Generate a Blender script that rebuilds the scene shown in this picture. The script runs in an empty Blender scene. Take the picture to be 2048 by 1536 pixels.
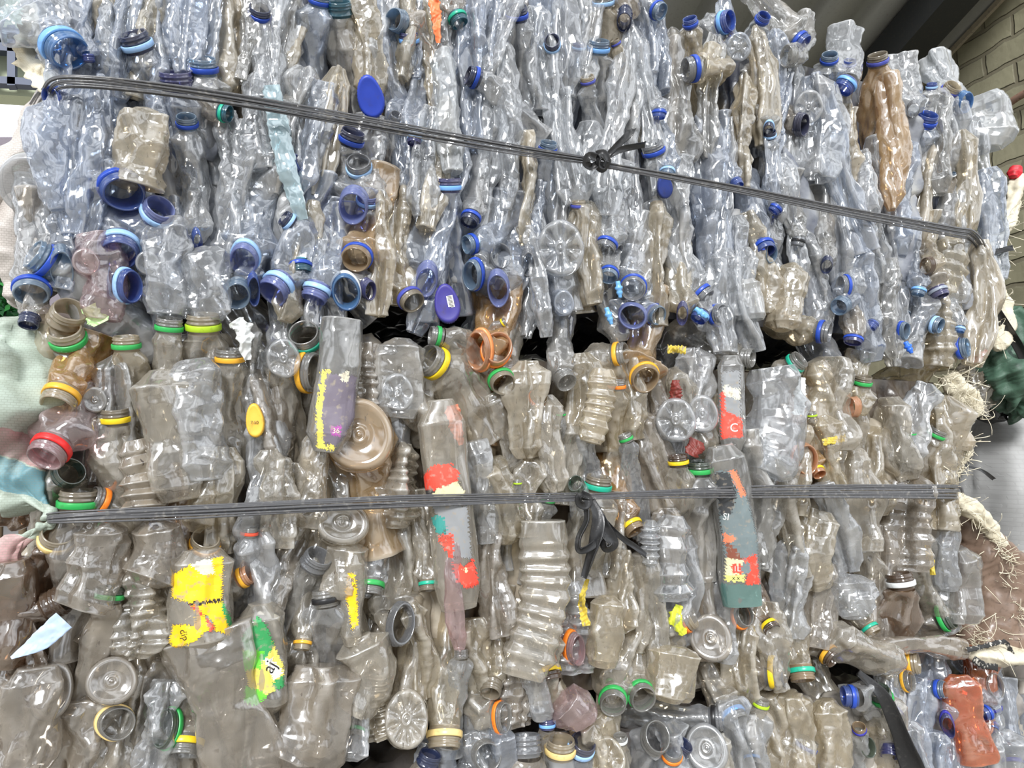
import bpy, math, random
import numpy as np
from mathutils import Vector, Matrix
from mathutils.bvhtree import BVHTree

# ------------------------------------------------------------------ camera model
PSI, PITCH, F = math.radians(23.3), math.radians(5.3), 1480.0
CAM = np.array([0.0, -1.19, 1.30])
FWD = np.array([math.sin(PSI)*math.cos(PITCH), math.cos(PSI)*math.cos(PITCH), math.sin(PITCH)])
RGT = np.array([math.cos(PSI), -math.sin(PSI), 0.0])
UPV = np.cross(RGT, FWD)
def ray(px, py): return FWD + RGT*((px-1024.0)/F) + UPV*((768.0-py)/F)
def at(px, py, y=0.0):
    r = ray(px, py); return CAM + r*((y-CAM[1])/r[1])
def depth(p): return float(np.dot(np.asarray(p)-CAM, FWD))
def mpp(p): return depth(p)/F                 # metres per pixel at a point
def unit(v):
    v = np.asarray(v, float); return v/(np.linalg.norm(v)+1e-12)
def facing(p):                                 # frame at p: right, up, towards the viewer's side of the bale
    f = unit(CAM-np.asarray(p)); r = unit(RGT-np.dot(RGT, f)*f); return r, np.cross(f, r), f

C = bpy.context.scene.collection
def srgb(r, g, b):
    return tuple((v/255/12.92 if v/255 <= .04045 else ((v/255+.055)/1.055)**2.4) for v in (r, g, b))+(1.0,)

# ------------------------------------------------------------------ materials
def newmat(name):
    m = bpy.data.materials.new(name); m.use_nodes = True
    nt = m.node_tree; nt.nodes.clear(); return m, nt
class N:
    def __init__(s, nt): s.nt = nt
    def __call__(s, t, **kw):
        n = s.nt.nodes.new(t)
        for k, v in kw.items():
            if k in n.inputs.keys() if hasattr(n.inputs, 'keys') else False: n.inputs[k].default_value = v
            else: setattr(n, k, v)
        return n
    def l(s, a, b): s.nt.links.new(a, b)
    def math(s, op, a, b=None, clamp=False):
        n = s.nt.nodes.new('ShaderNodeMath'); n.operation = op; n.use_clamp = clamp
        for i, v in enumerate((a, b)):
            if v is None: continue
            if isinstance(v, (int, float)): n.inputs[i].default_value = v
            else: s.l(v, n.inputs[i])
        return n.outputs[0]
    def ramp(s, fac, stops):
        n = s.nt.nodes.new('ShaderNodeValToRGB'); e = n.color_ramp.elements
        while len(e) < len(stops): e.new(0.5)
        for i, (p, c) in enumerate(stops): e[i].position = p; e[i].color = c
        s.l(fac, n.inputs[0]); return n.outputs[0]
    def mix(s, f, a, b):
        n = s.nt.nodes.new('ShaderNodeMixShader')
        if isinstance(f, (int, float)): n.inputs[0].default_value = f
        else: s.l(f, n.inputs[0])
        s.l(a, n.inputs[1]); s.l(b, n.inputs[2]); return n.outputs[0]
    def mixc(s, f, a, b):
        n = s.nt.nodes.new('ShaderNodeMix'); n.data_type = 'RGBA'
        for i, v in ((0, f), (6, a), (7, b)):
            if isinstance(v, (int, float, tuple)): n.inputs[i].default_value = v
            else: s.l(v, n.inputs[i])
        return n.outputs[2]

def pet(name, tint, haze, hz=0.25, dirt=0.25, bump=1.0, rough=0.1, gloss=0.10, specks=0.0, speckcol=(70, 55, 40)):
    """thin crumpled clear plastic: see-through film + haze of scuffs, dirt and painted edge highlights + gloss"""
    m, nt = newmat(name); n = N(nt)
    tc = n('ShaderNodeTexCoord'); oi = n('ShaderNodeObjectInfo')
    off = n('ShaderNodeVectorMath', operation='MULTIPLY_ADD')
    comb = n('ShaderNodeCombineXYZ')
    for i in range(3): n.l(n.math('MULTIPLY', oi.outputs['Random'], 7.3+5*i), comb.inputs[i])
    n.l(tc.outputs['Object'], off.inputs[0]); off.inputs[1].default_value = (1, 1, .3); n.l(comb.outputs[0], off.inputs[2])
    nz = n('ShaderNodeTexNoise', noise_type='RIDGED_MULTIFRACTAL') if bump > .6 else n('ShaderNodeTexNoise')
    nz.inputs['Scale'].default_value = 42; nz.inputs['Detail'].default_value = 1
    n.l(off.outputs[0], nz.inputs['Vector']); h = nz.outputs['Fac']
    bp = n('ShaderNodeBump'); bp.inputs['Strength'].default_value = min(1, .45*bump); bp.inputs['Distance'].default_value = .0015*bump
    n.l(h, bp.inputs['Height'])
    lw = n('ShaderNodeLayerWeight'); lw.inputs['Blend'].default_value = .5
    n.l(bp.outputs[0], lw.inputs['Normal'])
    facing = n.math('POWER', lw.outputs['Facing'], 3.0)
    dn = n('ShaderNodeTexNoise'); dn.inputs['Scale'].default_value = 14; dn.inputs['Detail'].default_value = 2; dn.inputs['Roughness'].default_value = .65
    n.l(off.outputs[0], dn.inputs['Vector'])
    dm = n.math('MULTIPLY', n.math('SUBTRACT', dn.outputs['Fac'], .46, True), 4.0*dirt, True)
    dm = n.math('MULTIPLY', dm, n.math('ADD', oi.outputs['Random'], .25))
    ge = n('ShaderNodeNewGeometry')                               # folds whitened: crease stress, plus bright edge highlights painted into the colour
    cr = n.math('MULTIPLY', n.math('SUBTRACT', ge.outputs['Pointiness'], .522, True), 11.0, True)
    if bump < .3: cr = n.math('MULTIPLY', cr, .3)
    hzf = n.math('ADD', n.math('ADD', n.math('ADD', hz*.66, dm), n.math('MULTIPLY', cr, .5)), n.math('MULTIPLY', facing, .4), True)
    col = n.mixc(n.math('MULTIPLY', dm, 1.5, True), srgb(*haze), srgb(176, 160, 134))
    col = n.mixc(n.math('MULTIPLY', cr, .8, True), col, srgb(*[int(c*.35+245*.65) for c in haze]))
    if specks:
        sp = n('ShaderNodeTexNoise'); sp.inputs['Scale'].default_value = 190; sp.inputs['Detail'].default_value = 2
        n.l(off.outputs[0], sp.inputs['Vector'])
        sf = n.math('MULTIPLY', n.math('SUBTRACT', sp.outputs['Fac'], .70-.06*specks, True), 14, True)
        sf = n.math('MULTIPLY', sf, n.math('MULTIPLY', dn.outputs['Fac'], 1.4))
        col = n.mixc(sf, col, srgb(*speckcol)); hzf = n.math('MAXIMUM', hzf, sf)
    df = n('ShaderNodeBsdfDiffuse'); tl = n('ShaderNodeBsdfTranslucent')
    for x in (df, tl): n.l(col, x.inputs['Color']); n.l(bp.outputs[0], x.inputs['Normal'])
    tr = n('ShaderNodeBsdfTransparent'); tr.inputs['Color'].default_value = srgb(*tint)
    surf = n.mix(hzf, tr.outputs[0], n.mix(.3, df.outputs[0], tl.outputs[0]))
    gl = n('ShaderNodeBsdfGlossy'); gl.inputs['Roughness'].default_value = rough; gl.inputs['Color'].default_value = (1, 1, 1, 1)
    n.l(bp.outputs[0], gl.inputs['Normal'])
    gf = n.math('ADD', n.math('MULTIPLY', n.math('POWER', lw.outputs['Facing'], 4.0), .75), .05+gloss, True)
    out = n('ShaderNodeOutputMaterial'); n.l(n.mix(gf, surf, gl.outputs[0]), out.inputs[0])
    return m

PETS = {
 'clear':  pet('clear_pet', (236, 238, 240), (212, 214, 217), .27, .20),
 'bluish': pet('bluish_pet', (224, 230, 239), (194, 202, 216), .30, .12),
 'grey':   pet('grey_pet', (220, 220, 218), (190, 188, 184), .34, .35, specks=.3),
 'dusty':  pet('dusty_pet', (226, 216, 198), (206, 196, 174), .46, .45, specks=.6),
 'tan':    pet('tan_pet', (226, 200, 164), (204, 174, 132), .60, .3, specks=.4),
 'brown':  pet('brown_pet', (186, 158, 132), (146, 124, 104), .50, .4, specks=.8),
 'smoky':  pet('smoky_pet', (222, 216, 208), (190, 181, 168), .36, .35, specks=.7),
 'beige':  pet('beige_pet', (234, 226, 208), (214, 203, 180), .38, .30, specks=.5),
 'warm':   pet('warm_pet', (236, 231, 221), (216, 209, 195), .31, .26, specks=.5),
 'pink':   pet('pink_pet', (234, 214, 214), (214, 190, 190), .30, .15),
 'amber':  pet('amber_pet', (232, 198, 146), (214, 170, 108), .42, .25, specks=.4),
 'frost':  pet('frosted_pet', (226, 230, 232), (214, 217, 220), .52, .3, bump=1.8),
 'aqua':   pet('aqua_pet', (160, 206, 198), (122, 172, 166), .66, .1, bump=.5),
 'orange': pet('orange_film', (246, 170, 122), (232, 142, 92), .40, .1),
 'foil':   pet('pale_blue_film', (200, 222, 228), (198, 220, 226), .66, .15),
}
def neckmat(name, tint, haze, hz):
    see = name.split('_')[0] in ('clear', 'grey', 'dark', 'pink', 'beige', 'steel')
    return pet(name, tint, haze, min(.95, hz+(.16 if see else .36)), .12, bump=.25, rough=.10, gloss=.07 if see else .03)
NECKS = {
 'sky': neckmat('sky_blue_neck', (120, 176, 228), (112, 160, 208), .34),
 'blue': neckmat('blue_neck', (96, 132, 214), (88, 116, 188), .34),
 'deep': neckmat('deep_blue_neck', (60, 92, 190), (52, 80, 160), .42),
 'navy': neckmat('navy_neck', (84, 98, 140), (66, 76, 112), .42),
 'peri': neckmat('periwinkle_neck', (160, 172, 228), (142, 154, 206), .42),
 'indigo': neckmat('indigo_neck', (110, 112, 168), (92, 94, 146), .40),
 'steel': neckmat('steel_blue_neck', (160, 186, 210), (140, 164, 186), .46),
 'greyn': neckmat('grey_neck', (196, 198, 202), (160, 162, 166), .38),
 'clear': neckmat('clear_neck', (222, 222, 220), (184, 182, 178), .24),
 'tan': neckmat('tan_neck', (208, 188, 160), (174, 152, 122), .5),
 'beige': neckmat('beige_neck', (228, 218, 198), (200, 188, 164), .45),
 'dirty': neckmat('dirty_neck', (186, 176, 158), (150, 140, 122), .66),
 'brown': neckmat('brown_neck', (136, 112, 92), (104, 84, 68), .5),
 'peach': neckmat('peach_neck', (236, 190, 150), (218, 168, 128), .45),
 'pinkn': neckmat('pink_neck', (226, 204, 206), (200, 172, 176), .35),
 'green': neckmat('dark_green_neck', (150, 168, 150), (110, 124, 112), .35),
 'aqua': neckmat('teal_neck', (80, 150, 170), (60, 120, 140), .4),
}
def plastic(name, rgb, rough=.35, dirt=.25, dcol=(70, 58, 44), bump=0.0, spec=.5):
    m, nt = newmat(name); n = N(nt)
    tc = n('ShaderNodeTexCoord'); nz = n('ShaderNodeTexNoise'); nz.inputs['Scale'].default_value = 120; nz.inputs['Detail'].default_value = 3
    n.l(tc.outputs['Object'], nz.inputs['Vector'])
    f = n.math('MULTIPLY', n.math('SUBTRACT', nz.outputs['Fac'], .56, True), 9*dirt, True)
    b = n('ShaderNodeBsdfPrincipled'); n.l(n.mixc(f, srgb(*rgb), srgb(*dcol)), b.inputs['Base Color'])
    b.inputs['Roughness'].default_value = rough; b.inputs['Specular IOR Level'].default_value = spec
    if bump:
        bp = n('ShaderNodeBump'); bp.inputs['Strength'].default_value = bump; bp.inputs['Distance'].default_value = .003
        n.l(nz.outputs['Fac'], bp.inputs['Height']); n.l(bp.outputs[0], b.inputs['Normal'])
    out = n('ShaderNodeOutputMaterial'); n.l(b.outputs[0], out.inputs[0]); return m
RINGRGB = {'sky': (118, 172, 236), 'lblue': (158, 196, 240), 'deep': (38, 74, 176), 'violet': (72, 80, 168), 'teal': (34, 172, 140),
 'green': (52, 168, 84), 'lime': (172, 206, 44), 'yellow': (238, 204, 36), 'amber': (232, 172, 52), 'orange': (246, 132, 40), 'red': (236, 44, 44),
 'white': (224, 226, 226), 'cream': (232, 204, 136), 'black': (30, 30, 32), 'indigo': (52, 52, 156), 'redor': (240, 88, 60), 'silver': (150, 158, 172), 'peach': (236, 150, 92)}
RINGS = {k: plastic('ring_'+k, v, .32, .22) for k, v in RINGRGB.items()}
RINGWORD = {'sky': 'sky blue', 'lblue': 'pale blue', 'deep': 'deep blue', 'violet': 'violet', 'teal': 'teal', 'green': 'green', 'lime': 'lime', 'yellow': 'yellow',
 'amber': 'amber', 'orange': 'orange', 'red': 'red', 'white': 'white', 'cream': 'cream', 'black': 'black', 'indigo': 'indigo', 'redor': 'red orange', 'silver': 'silver', 'peach': 'peach'}

# ------------------------------------------------------------------ mesh helpers
def mesh_from(name, V, quads, smooth=True, tris=None):
    V = np.asarray(V, np.float32).reshape(-1, 3); quads = np.asarray(quads, np.int32).reshape(-1, 4)
    me = bpy.data.meshes.new(name); nq = len(quads); nt_ = 0 if tris is None else len(tris)
    me.vertices.add(len(V)); me.vertices.foreach_set('co', V.ravel())
    loops = quads.ravel() if not nt_ else np.concatenate([quads.ravel(), np.asarray(tris, np.int32).ravel()])
    me.loops.add(len(loops)); me.loops.foreach_set('vertex_index', loops)
    me.polygons.add(nq+nt_)
    ls = np.concatenate([np.arange(nq)*4, nq*4+np.arange(nt_)*3]).astype(np.int32)
    me.polygons.foreach_set('loop_start', ls)
    me.polygons.foreach_set('loop_total', np.concatenate([np.full(nq, 4), np.full(nt_, 3)]).astype(np.int32))
    if smooth: me.polygons.foreach_set('use_smooth', np.ones(nq+nt_, bool))
    me.update(calc_edges=True); return me
def grid_quads(nv, nu, wrap=True, flip=False):
    i = np.arange(nv-1)[:, None]; j = np.arange(nu if wrap else nu-1)[None, :]
    a = i*nu+j; b = i*nu+(j+1) % nu; c = (i+1)*nu+(j+1) % nu; d = (i+1)*nu+j
    q = np.stack([a, b, c, d], -1).reshape(-1, 4); return q[:, ::-1] if flip else q
def link(name, me, mat, parent=None, origin=None):
    o = bpy.data.objects.new(name, me); C.objects.link(o)
    if mat is not None: me.materials.append(mat)
    if parent is not None: o.parent = parent
    elif origin is not None: o.location = [float(x) for x in origin]
    return o
def empty(name, p):
    o = bpy.data.objects.new(name, None); o.empty_display_size = .02; C.objects.link(o); o.location = [float(x) for x in p]; return o
def tag(o, label=None, cat=None, group=None, kind=None):
    for k, v in (('label', label), ('category', cat), ('group', group), ('kind', kind)):
        if v: o[k] = v
    return o
def tube(P, r, ns=8, flat=1.0, ref=None, cap=True):
    """verts, quads of a swept tube along polyline P; r scalar or per point"""
    P = np.asarray(P, float); n = len(P); r = np.broadcast_to(np.asarray(r, float), (n,))
    T = np.gradient(P, axis=0); T /= np.linalg.norm(T, axis=1, keepdims=True)+1e-12
    ref = np.array([0, -1.0, 0.05]) if ref is None else np.asarray(ref, float)
    S = np.cross(T, ref); S /= np.linalg.norm(S, axis=1, keepdims=True)+1e-9; B = np.cross(S, T)
    a = np.linspace(0, 2*np.pi, ns, endpoint=False)
    V = P[:, None]+r[:, None, None]*(np.cos(a)[None, :, None]*S[:, None]+flat*np.sin(a)[None, :, None]*B[:, None])
    if cap: V = np.concatenate([np.repeat(P[:1, None], ns, 1), V, np.repeat(P[-1:, None], ns, 1)], 0)
    return V.reshape(-1, 3), grid_quads(len(V), ns)
class Acc:
    def __init__(s): s.V = []; s.Q = []; s.n = 0
    def add(s, V, Q): s.V.append(np.asarray(V).reshape(-1, 3)); s.Q.append(np.asarray(Q)+s.n); s.n += len(s.V[-1]); return s
    def mesh(s, name, off=(0, 0, 0), smooth=True): return mesh_from(name, np.concatenate(s.V)-np.asarray(off), np.concatenate(s.Q), smooth)
def bez(ctrl, n):
    ctrl = [np.asarray(c, float) for c in ctrl]; t = np.linspace(0, 1, n)[:, None]
    while len(ctrl) > 1: ctrl = [(1-t)*a+t*b for a, b in zip(ctrl[:-1], ctrl[1:])]
    return ctrl[0]
def spline(pts, n):
    """Catmull-Rom through the points"""
    p = np.asarray(pts, float); p = np.concatenate([2*p[:1]-p[1:2], p, 2*p[-1:]-p[-2:-1]]); k = len(p)-3
    u = np.linspace(0, k-1e-6, n); i = u.astype(int); t = (u-i)[:, None]
    a, b, c, d = p[i], p[i+1], p[i+2], p[i+3]
    return .5*(2*b+(c-a)*t+(2*a-5*b+4*c-d)*t**2+(3*b-a-3*c+d)*t**3)
def tri(x): return np.abs((x % 1.0)-.5)*4-1
def crumple(P, rng, amp, freq, k=6, zs=.45):
    d = np.zeros(P.shape[:-1])
    for i in range(k):
        v = rng.normal(size=3); v[2] *= zs; v = unit(v); w = rng.normal(size=3); w[2] *= .6; w = unit(w)
        x = P@v*freq*rng.uniform(.5, 1.5)+rng.uniform(0, 9)
        x = x+.30*np.sin(P@w*freq*2.2+rng.uniform(0, 9))
        d += tri(x)*amp/(1+i*.45)
    for i in range(3):
        v = rng.normal(size=3); v[2] *= .7; v = unit(v); d += tri(P@v*freq*rng.uniform(2.2, 3.8)+rng.uniform(0, 9)+.5*tri(P@unit(rng.normal(size=3))*freq*1.3))*amp*.2
    return d
def facets(P, rng, n, slope, axis, stretch=.42):
    """pyramid shaped dents round random seeds: flat panels meeting in sharp ridges, drawn out along the bottle"""
    Q = P.reshape(-1, 3); al = Q@axis; Q = Q-(1-stretch)*al[:, None]*axis
    c = Q[rng.integers(len(Q), size=n)]; dirs = rng.normal(size=(6, 3)); dirs /= np.linalg.norm(dirs, axis=1, keepdims=True)
    dirs = np.concatenate([dirs, -dirs[:4]*.8]); pq = Q@dirs.T; pc = c@dirs.T
    d = np.full(len(Q), 1e9)
    for i in range(n): d = np.minimum(d, (pq-pc[i]).max(1)+rng.uniform(0, .004))
    return ((d-np.median(d))*slope).reshape(P.shape[:-1])
def sstep(a, b, x):
    t = np.clip((x-a)/(b-a), 0, 1); return t*t*(3-2*t)

def body_grid(path, a, b, rng, amp=.004, freq=22., nu=30, folds=0.2, ribs=0, ribamp=.0016, fade=.1, close=True, S0=None, petals=0, power=.85, endfade=0.0, rot=0.0):
    """crushed tube: returns (nv,nu,3) vertex grid"""
    nv = len(path); T = np.gradient(path, axis=0); T /= np.linalg.norm(T, axis=1, keepdims=True)+1e-12
    S0 = RGT if S0 is None else S0
    S = S0[None]-(T@S0)[:, None]*T; bad = np.linalg.norm(S, axis=1) < .25
    if bad.any(): S[bad] = UPV[None]-(T[bad]@UPV)[:, None]*T[bad]
    S /= np.linalg.norm(S, axis=1, keepdims=True)
    tw = rot+rng.uniform(-.5, .5)*(1 if folds >= .1 else 0)*np.linspace(0, 1, nv)
    Nn = np.cross(T, S); S, Nn = S*np.cos(tw)[:, None]+Nn*np.sin(tw)[:, None], Nn*np.cos(tw)[:, None]-S*np.sin(tw)[:, None]
    t = np.linspace(0, 1, nv); ph = np.linspace(0, 2*np.pi, nu, endpoint=False)
    cx = np.sign(np.cos(ph))*np.abs(np.cos(ph))**power; cy = np.sign(np.sin(ph))*np.abs(np.sin(ph))**power
    off = a[:, None, None]*cx[None, :, None]*S[:, None]+b[:, None, None]*cy[None, :, None]*Nn[:, None]
    rad = off/(np.linalg.norm(off, axis=2, keepdims=True)+1e-9)
    P = path[:, None]+off
    f = (sstep(0, fade, t) if fade > 0 else np.ones(nv))[:, None]
    if endfade: f = f*(1-.85*sstep(1-endfade, 1, t))[:, None]
    ax = unit(path[-1]-path[0]); q = amp/.0045
    d = crumple(P, rng, amp*(.22 if power != 1.0 else 1), freq, 3)+facets(P, rng, 16, .62*q, ax)+facets(P, rng, 70, .34*q, ax, .6)
    d += np.minimum(a, b)[:, None]*folds*(tri(ph[None]/(2*np.pi)*rng.integers(2, 4)+t[:, None]*rng.uniform(-1.2, 1.2)+rng.uniform())*.7+tri(ph[None]/(2*np.pi)*rng.integers(4, 7)+t[:, None]*rng.uniform(-1.5, 1.5)+rng.uniform())*.4)
    d *= f
    if ribs: d += ribamp*tri(t*ribs+.12*np.sin(t*ribs*1.7)+.5)[:, None]*(sstep(.12, .2, t)*(1-sstep(.93, 1, t)))[:, None]*2
    lim = np.minimum(a, b)[:, None]*.75+.002
    P = P+rad*np.clip(d, -lim, lim*1.3)[..., None]
    if close:
        c = P[-1].mean(0); Te = T[-1]; last = P[-1]; L = np.linalg.norm(last-c, axis=1).mean()
        rings = []
        prof = [(.93, .05), (.8, .04), (.66, -.02), (.5, -.08), (.36, -.16), (.22, -.22), (.12, -.16), (.05, -.12), (.005, -.12)] if petals else [(.85, .03), (.55, -.12), (.25, -.18), (.01, -.12)]
        for s, z in prof:
            R = c+(last-c)*s+Te*z*L
            if petals and .15 < s < .95: R = R+Te*(L*.16*np.sin((1-s)*math.pi)*(np.abs(np.cos(ph*petals/2))**3*-1.3+.6))[:, None]
            rings.append(R)
        P = np.concatenate([P, np.stack(rings)], 0)
    return P

def lathe(prof, rx, ry, Z, X, O, ns=40, wob=None):
    """prof [(radius factor, z metres)]; squashed lathe in frame X, Y, Z at O"""
    Y = np.cross(Z, X); a = np.linspace(0, 2*np.pi, ns, endpoint=False)
    ca, sa = np.cos(a), np.sin(a)
    if wob is not None: w = 1+wob[0]*np.cos(2*a+wob[1])+wob[2]*np.cos(3*a+wob[3])
    else: w = np.ones(ns)
    V = np.stack([O+(ca*w*rx*r)[:, None]*X+(sa*w*ry*r)[:, None]*Y+z*Z for r, z in prof])
    return V

THINGS = []                                   # (root object, bale, look, feature, px, py)
BALENAME = {'U': 'upper bale', 'L': 'lower bale', 'B': 'bottom bale'}
BNAME = {'U': 'crushed_upper_bottle', 'L': 'crushed_lower_bottle', 'B': 'crushed_bottle'}  # named by bale; what the bottles held is unknown
GROUP = {'U': 'crushed bottles strapped in the upper bale', 'L': 'crushed bottles strapped in the lower bale', 'B': 'crushed bottles of the bottom bale'}

def neck_bottle(bale, px, py, r, ang, tilt, ncol, ring, mat, rng, y=None, blen=None, bw=1.55, bdir=None, label=None, amp=None):
    rx, ry = (r if isinstance(r, tuple) else (r, r))
    tr, ar = math.radians(tilt), math.radians(ang)
    if y is None: y = -.030+.022*math.sin(tr)+rng.uniform(-.004, .004)
    M = at(px, py, y); s = mpp(M); R, U, Fv = facing(M)
    d2 = math.cos(ar)*R-math.sin(ar)*U
    m = unit(math.sin(tr)*d2+math.cos(tr)*Fv)
    X = R-np.dot(R, m)*m
    if np.linalg.norm(X) < .35: X = U-np.dot(U, m)*m
    X = unit(X)
    RX, RY = rx*s, ry*s; rr = (RX+RY)/2
    root = empty(BNAME[bale], M)
    # neck finish: lip, threads, flange, inner wall
    z = lambda k: -k*rr
    prof = [(.80, z(1.25)), (.84, z(.5)), (.85, z(.05)), (.89, z(.0)), (.95, z(.01)), (.97, z(.08)), (.95, z(.16)), (1.02, z(.22)), (1.02, z(.27)), (.95, z(.33)),
            (.95, z(.42)), (1.02, z(.48)), (1.02, z(.53)), (.95, z(.59)), (.95, z(.66)), (.97, z(.72)), (1.0, z(.92)), (1.06, z(.96)), (1.06, z(1.02)), (.96, z(1.06)), (.95, z(1.25))]
    wob = (rng.uniform(.0, .07), rng.uniform(0, 6), rng.uniform(0, .03), rng.uniform(0, 6))
    V = lathe(prof, RX, RY, m, X, np.zeros(3), 40, wob)
    nk = link('neck', mesh_from('neck', V.reshape(-1, 3), grid_quads(len(V), 40)), NECKS[ncol], root)
    if ring:
        rp = [(1.0, z(.60)), (1.09, z(.61)), (1.11, z(.64)), (1.11, z(.95)), (1.09, z(.98)), (1.0, z(.99)), (1.0, z(.60))]
        V = lathe(rp, RX, RY, m, X, np.zeros(3), 40, wob)
        link('neck_ring', mesh_from('neck_ring', V.reshape(-1, 3), grid_quads(len(V), 40)), RINGS[ring], root)
    # crushed body
    P0 = M-m*rr*1.2
    if bdir is None:
        sgn = -1 if math.sin(ar) < 0 else 1                       # mouth up -> body runs down
        vert = (UPV if sgn > 0 else -UPV)
        vert = vert+R*rng.uniform(-.25, .25)
        B = unit(-m*math.sin(tr)*1.2+vert*(.35+.9*math.cos(tr)))
    else:
        b = math.radians(bdir); B = math.cos(b)*R-math.sin(b)*U
    L = (blen*s if blen else rng.uniform(.13, .19))
    ym = rng.uniform(.028, .05)
    P1 = P0-m*rr*1.0; P2 = P1-m*rr*.7+B*L*.35; P3 = P1+B*L
    for q in (P2, P3): q[1] = max(q[1], ym)
    P1[1] = max(P1[1], P0[1]+.002)
    nv = 70; path = bez([P0, P1, P2, P3], nv)
    t = np.linspace(0, 1, nv); W = rr*bw
    sh = sstep(0, .2, t)
    k = np.interp(t, np.linspace(0, 1, 6), rng.uniform(.75, 1.15, 6))
    a = (RX*.95)*(1-sh)+W*k*sh; bb = (RY*.95)*(1-sh)+W*rng.uniform(.6, .95)*k*sh
    g = body_grid(path, a, bb, rng, amp=(amp if amp is not None else .0042), freq=24, nu=42, folds=.3, fade=.18, S0=X if tilt < 40 else R)
    link('body', mesh_from('body', (g-M).reshape(-1, 3), grid_quads(len(g), 42)), PETS[mat], root)
    feat = ('mouth outward' if tilt < 45 else 'mouth slanted' if tilt < 65 else 'neck sideways')
    ringtxt = (RINGWORD[ring]+' ring, ') if ring else ''
    THINGS.append((root, bale, MATWORD[mat], ringtxt+feat, px, py, label))
    return root
MATWORD = {'clear': 'clear', 'bluish': 'bluish', 'grey': 'greyish', 'dusty': 'dusty', 'tan': 'tan stained', 'brown': 'brown grimy', 'smoky': 'smoky', 'beige': 'beige', 'warm': 'clear grimy',
           'pink': 'pinkish', 'amber': 'amber tinted', 'frost': 'frosted', 'aqua': 'aqua', 'orange': 'orange', 'foil': 'pale blue'}

def sliver(bale, pts, w, mat, rng, y=.012, dep=None, ribs=0, label=None, amp=.0045, folds=.25, feat=None, neat=False, freq=22, nv=84, nu=42, stuff=None, ends=None, ribamp=.0016, power=.85, rot=0.0):
    """a crushed body with no visible neck, seen edge-on: pts pixel polyline, w full width in pixels"""
    P = [at(x, yy, y+rng.uniform(-.004, .004)) for x, yy in pts]
    s = mpp(P[len(P)//2]); path = spline(P, nv) if len(P) > 2 else bez([P[0], (P[0]+P[1])/2+RGT*rng.uniform(-.01, .01)*(0 if neat else 1), P[1]], nv)
    W = w*s/2; t = np.linspace(0, 1, nv)
    k = np.interp(t, np.linspace(0, 1, 5), rng.uniform(.82, 1.12, 5)) if not neat else np.ones(nv)
    e = ends if ends is not None else (rng.uniform(.25, .7), rng.uniform(.45, .85))
    k = k*np.interp(t, [0, .12, .88, 1], [e[0], 1, 1, e[1]])
    dep = W*rng.uniform(.5, .9) if dep is None else dep
    g = body_grid(path, W*k, dep*k, rng, amp=amp, freq=freq, nu=nu, folds=folds, ribs=ribs, fade=0, S0=facing(P[0])[0], ribamp=ribamp, power=power, rot=rot)
    g0 = g[0]; c = g0.mean(0)                                       # close the first end
    g = np.concatenate([(c+(g0-c)*.02)[None], (c+(g0-c)*.6)[None], g], 0)
    if stuff is not None: stuff.add(g.reshape(-1, 3), grid_quads(len(g), nu)); return g
    c0 = path[nv//2]
    o = link(BNAME[bale], mesh_from('body', (g-c0).reshape(-1, 3), grid_quads(len(g), nu)), PETS[mat], None, c0)
    mid = pts[len(pts)//2] if len(pts) > 2 else ((pts[0][0]+pts[1][0])/2, (pts[0][1]+pts[1][1])/2)
    THINGS.append((o, bale, MATWORD[mat], feat or ('folded body, ribbed' if ribs else 'folded body'), mid[0], mid[1], label))
    o['_'] = 0; del o['_']
    SL[o.name] = (g, c0); return o
SL = {}

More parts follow.
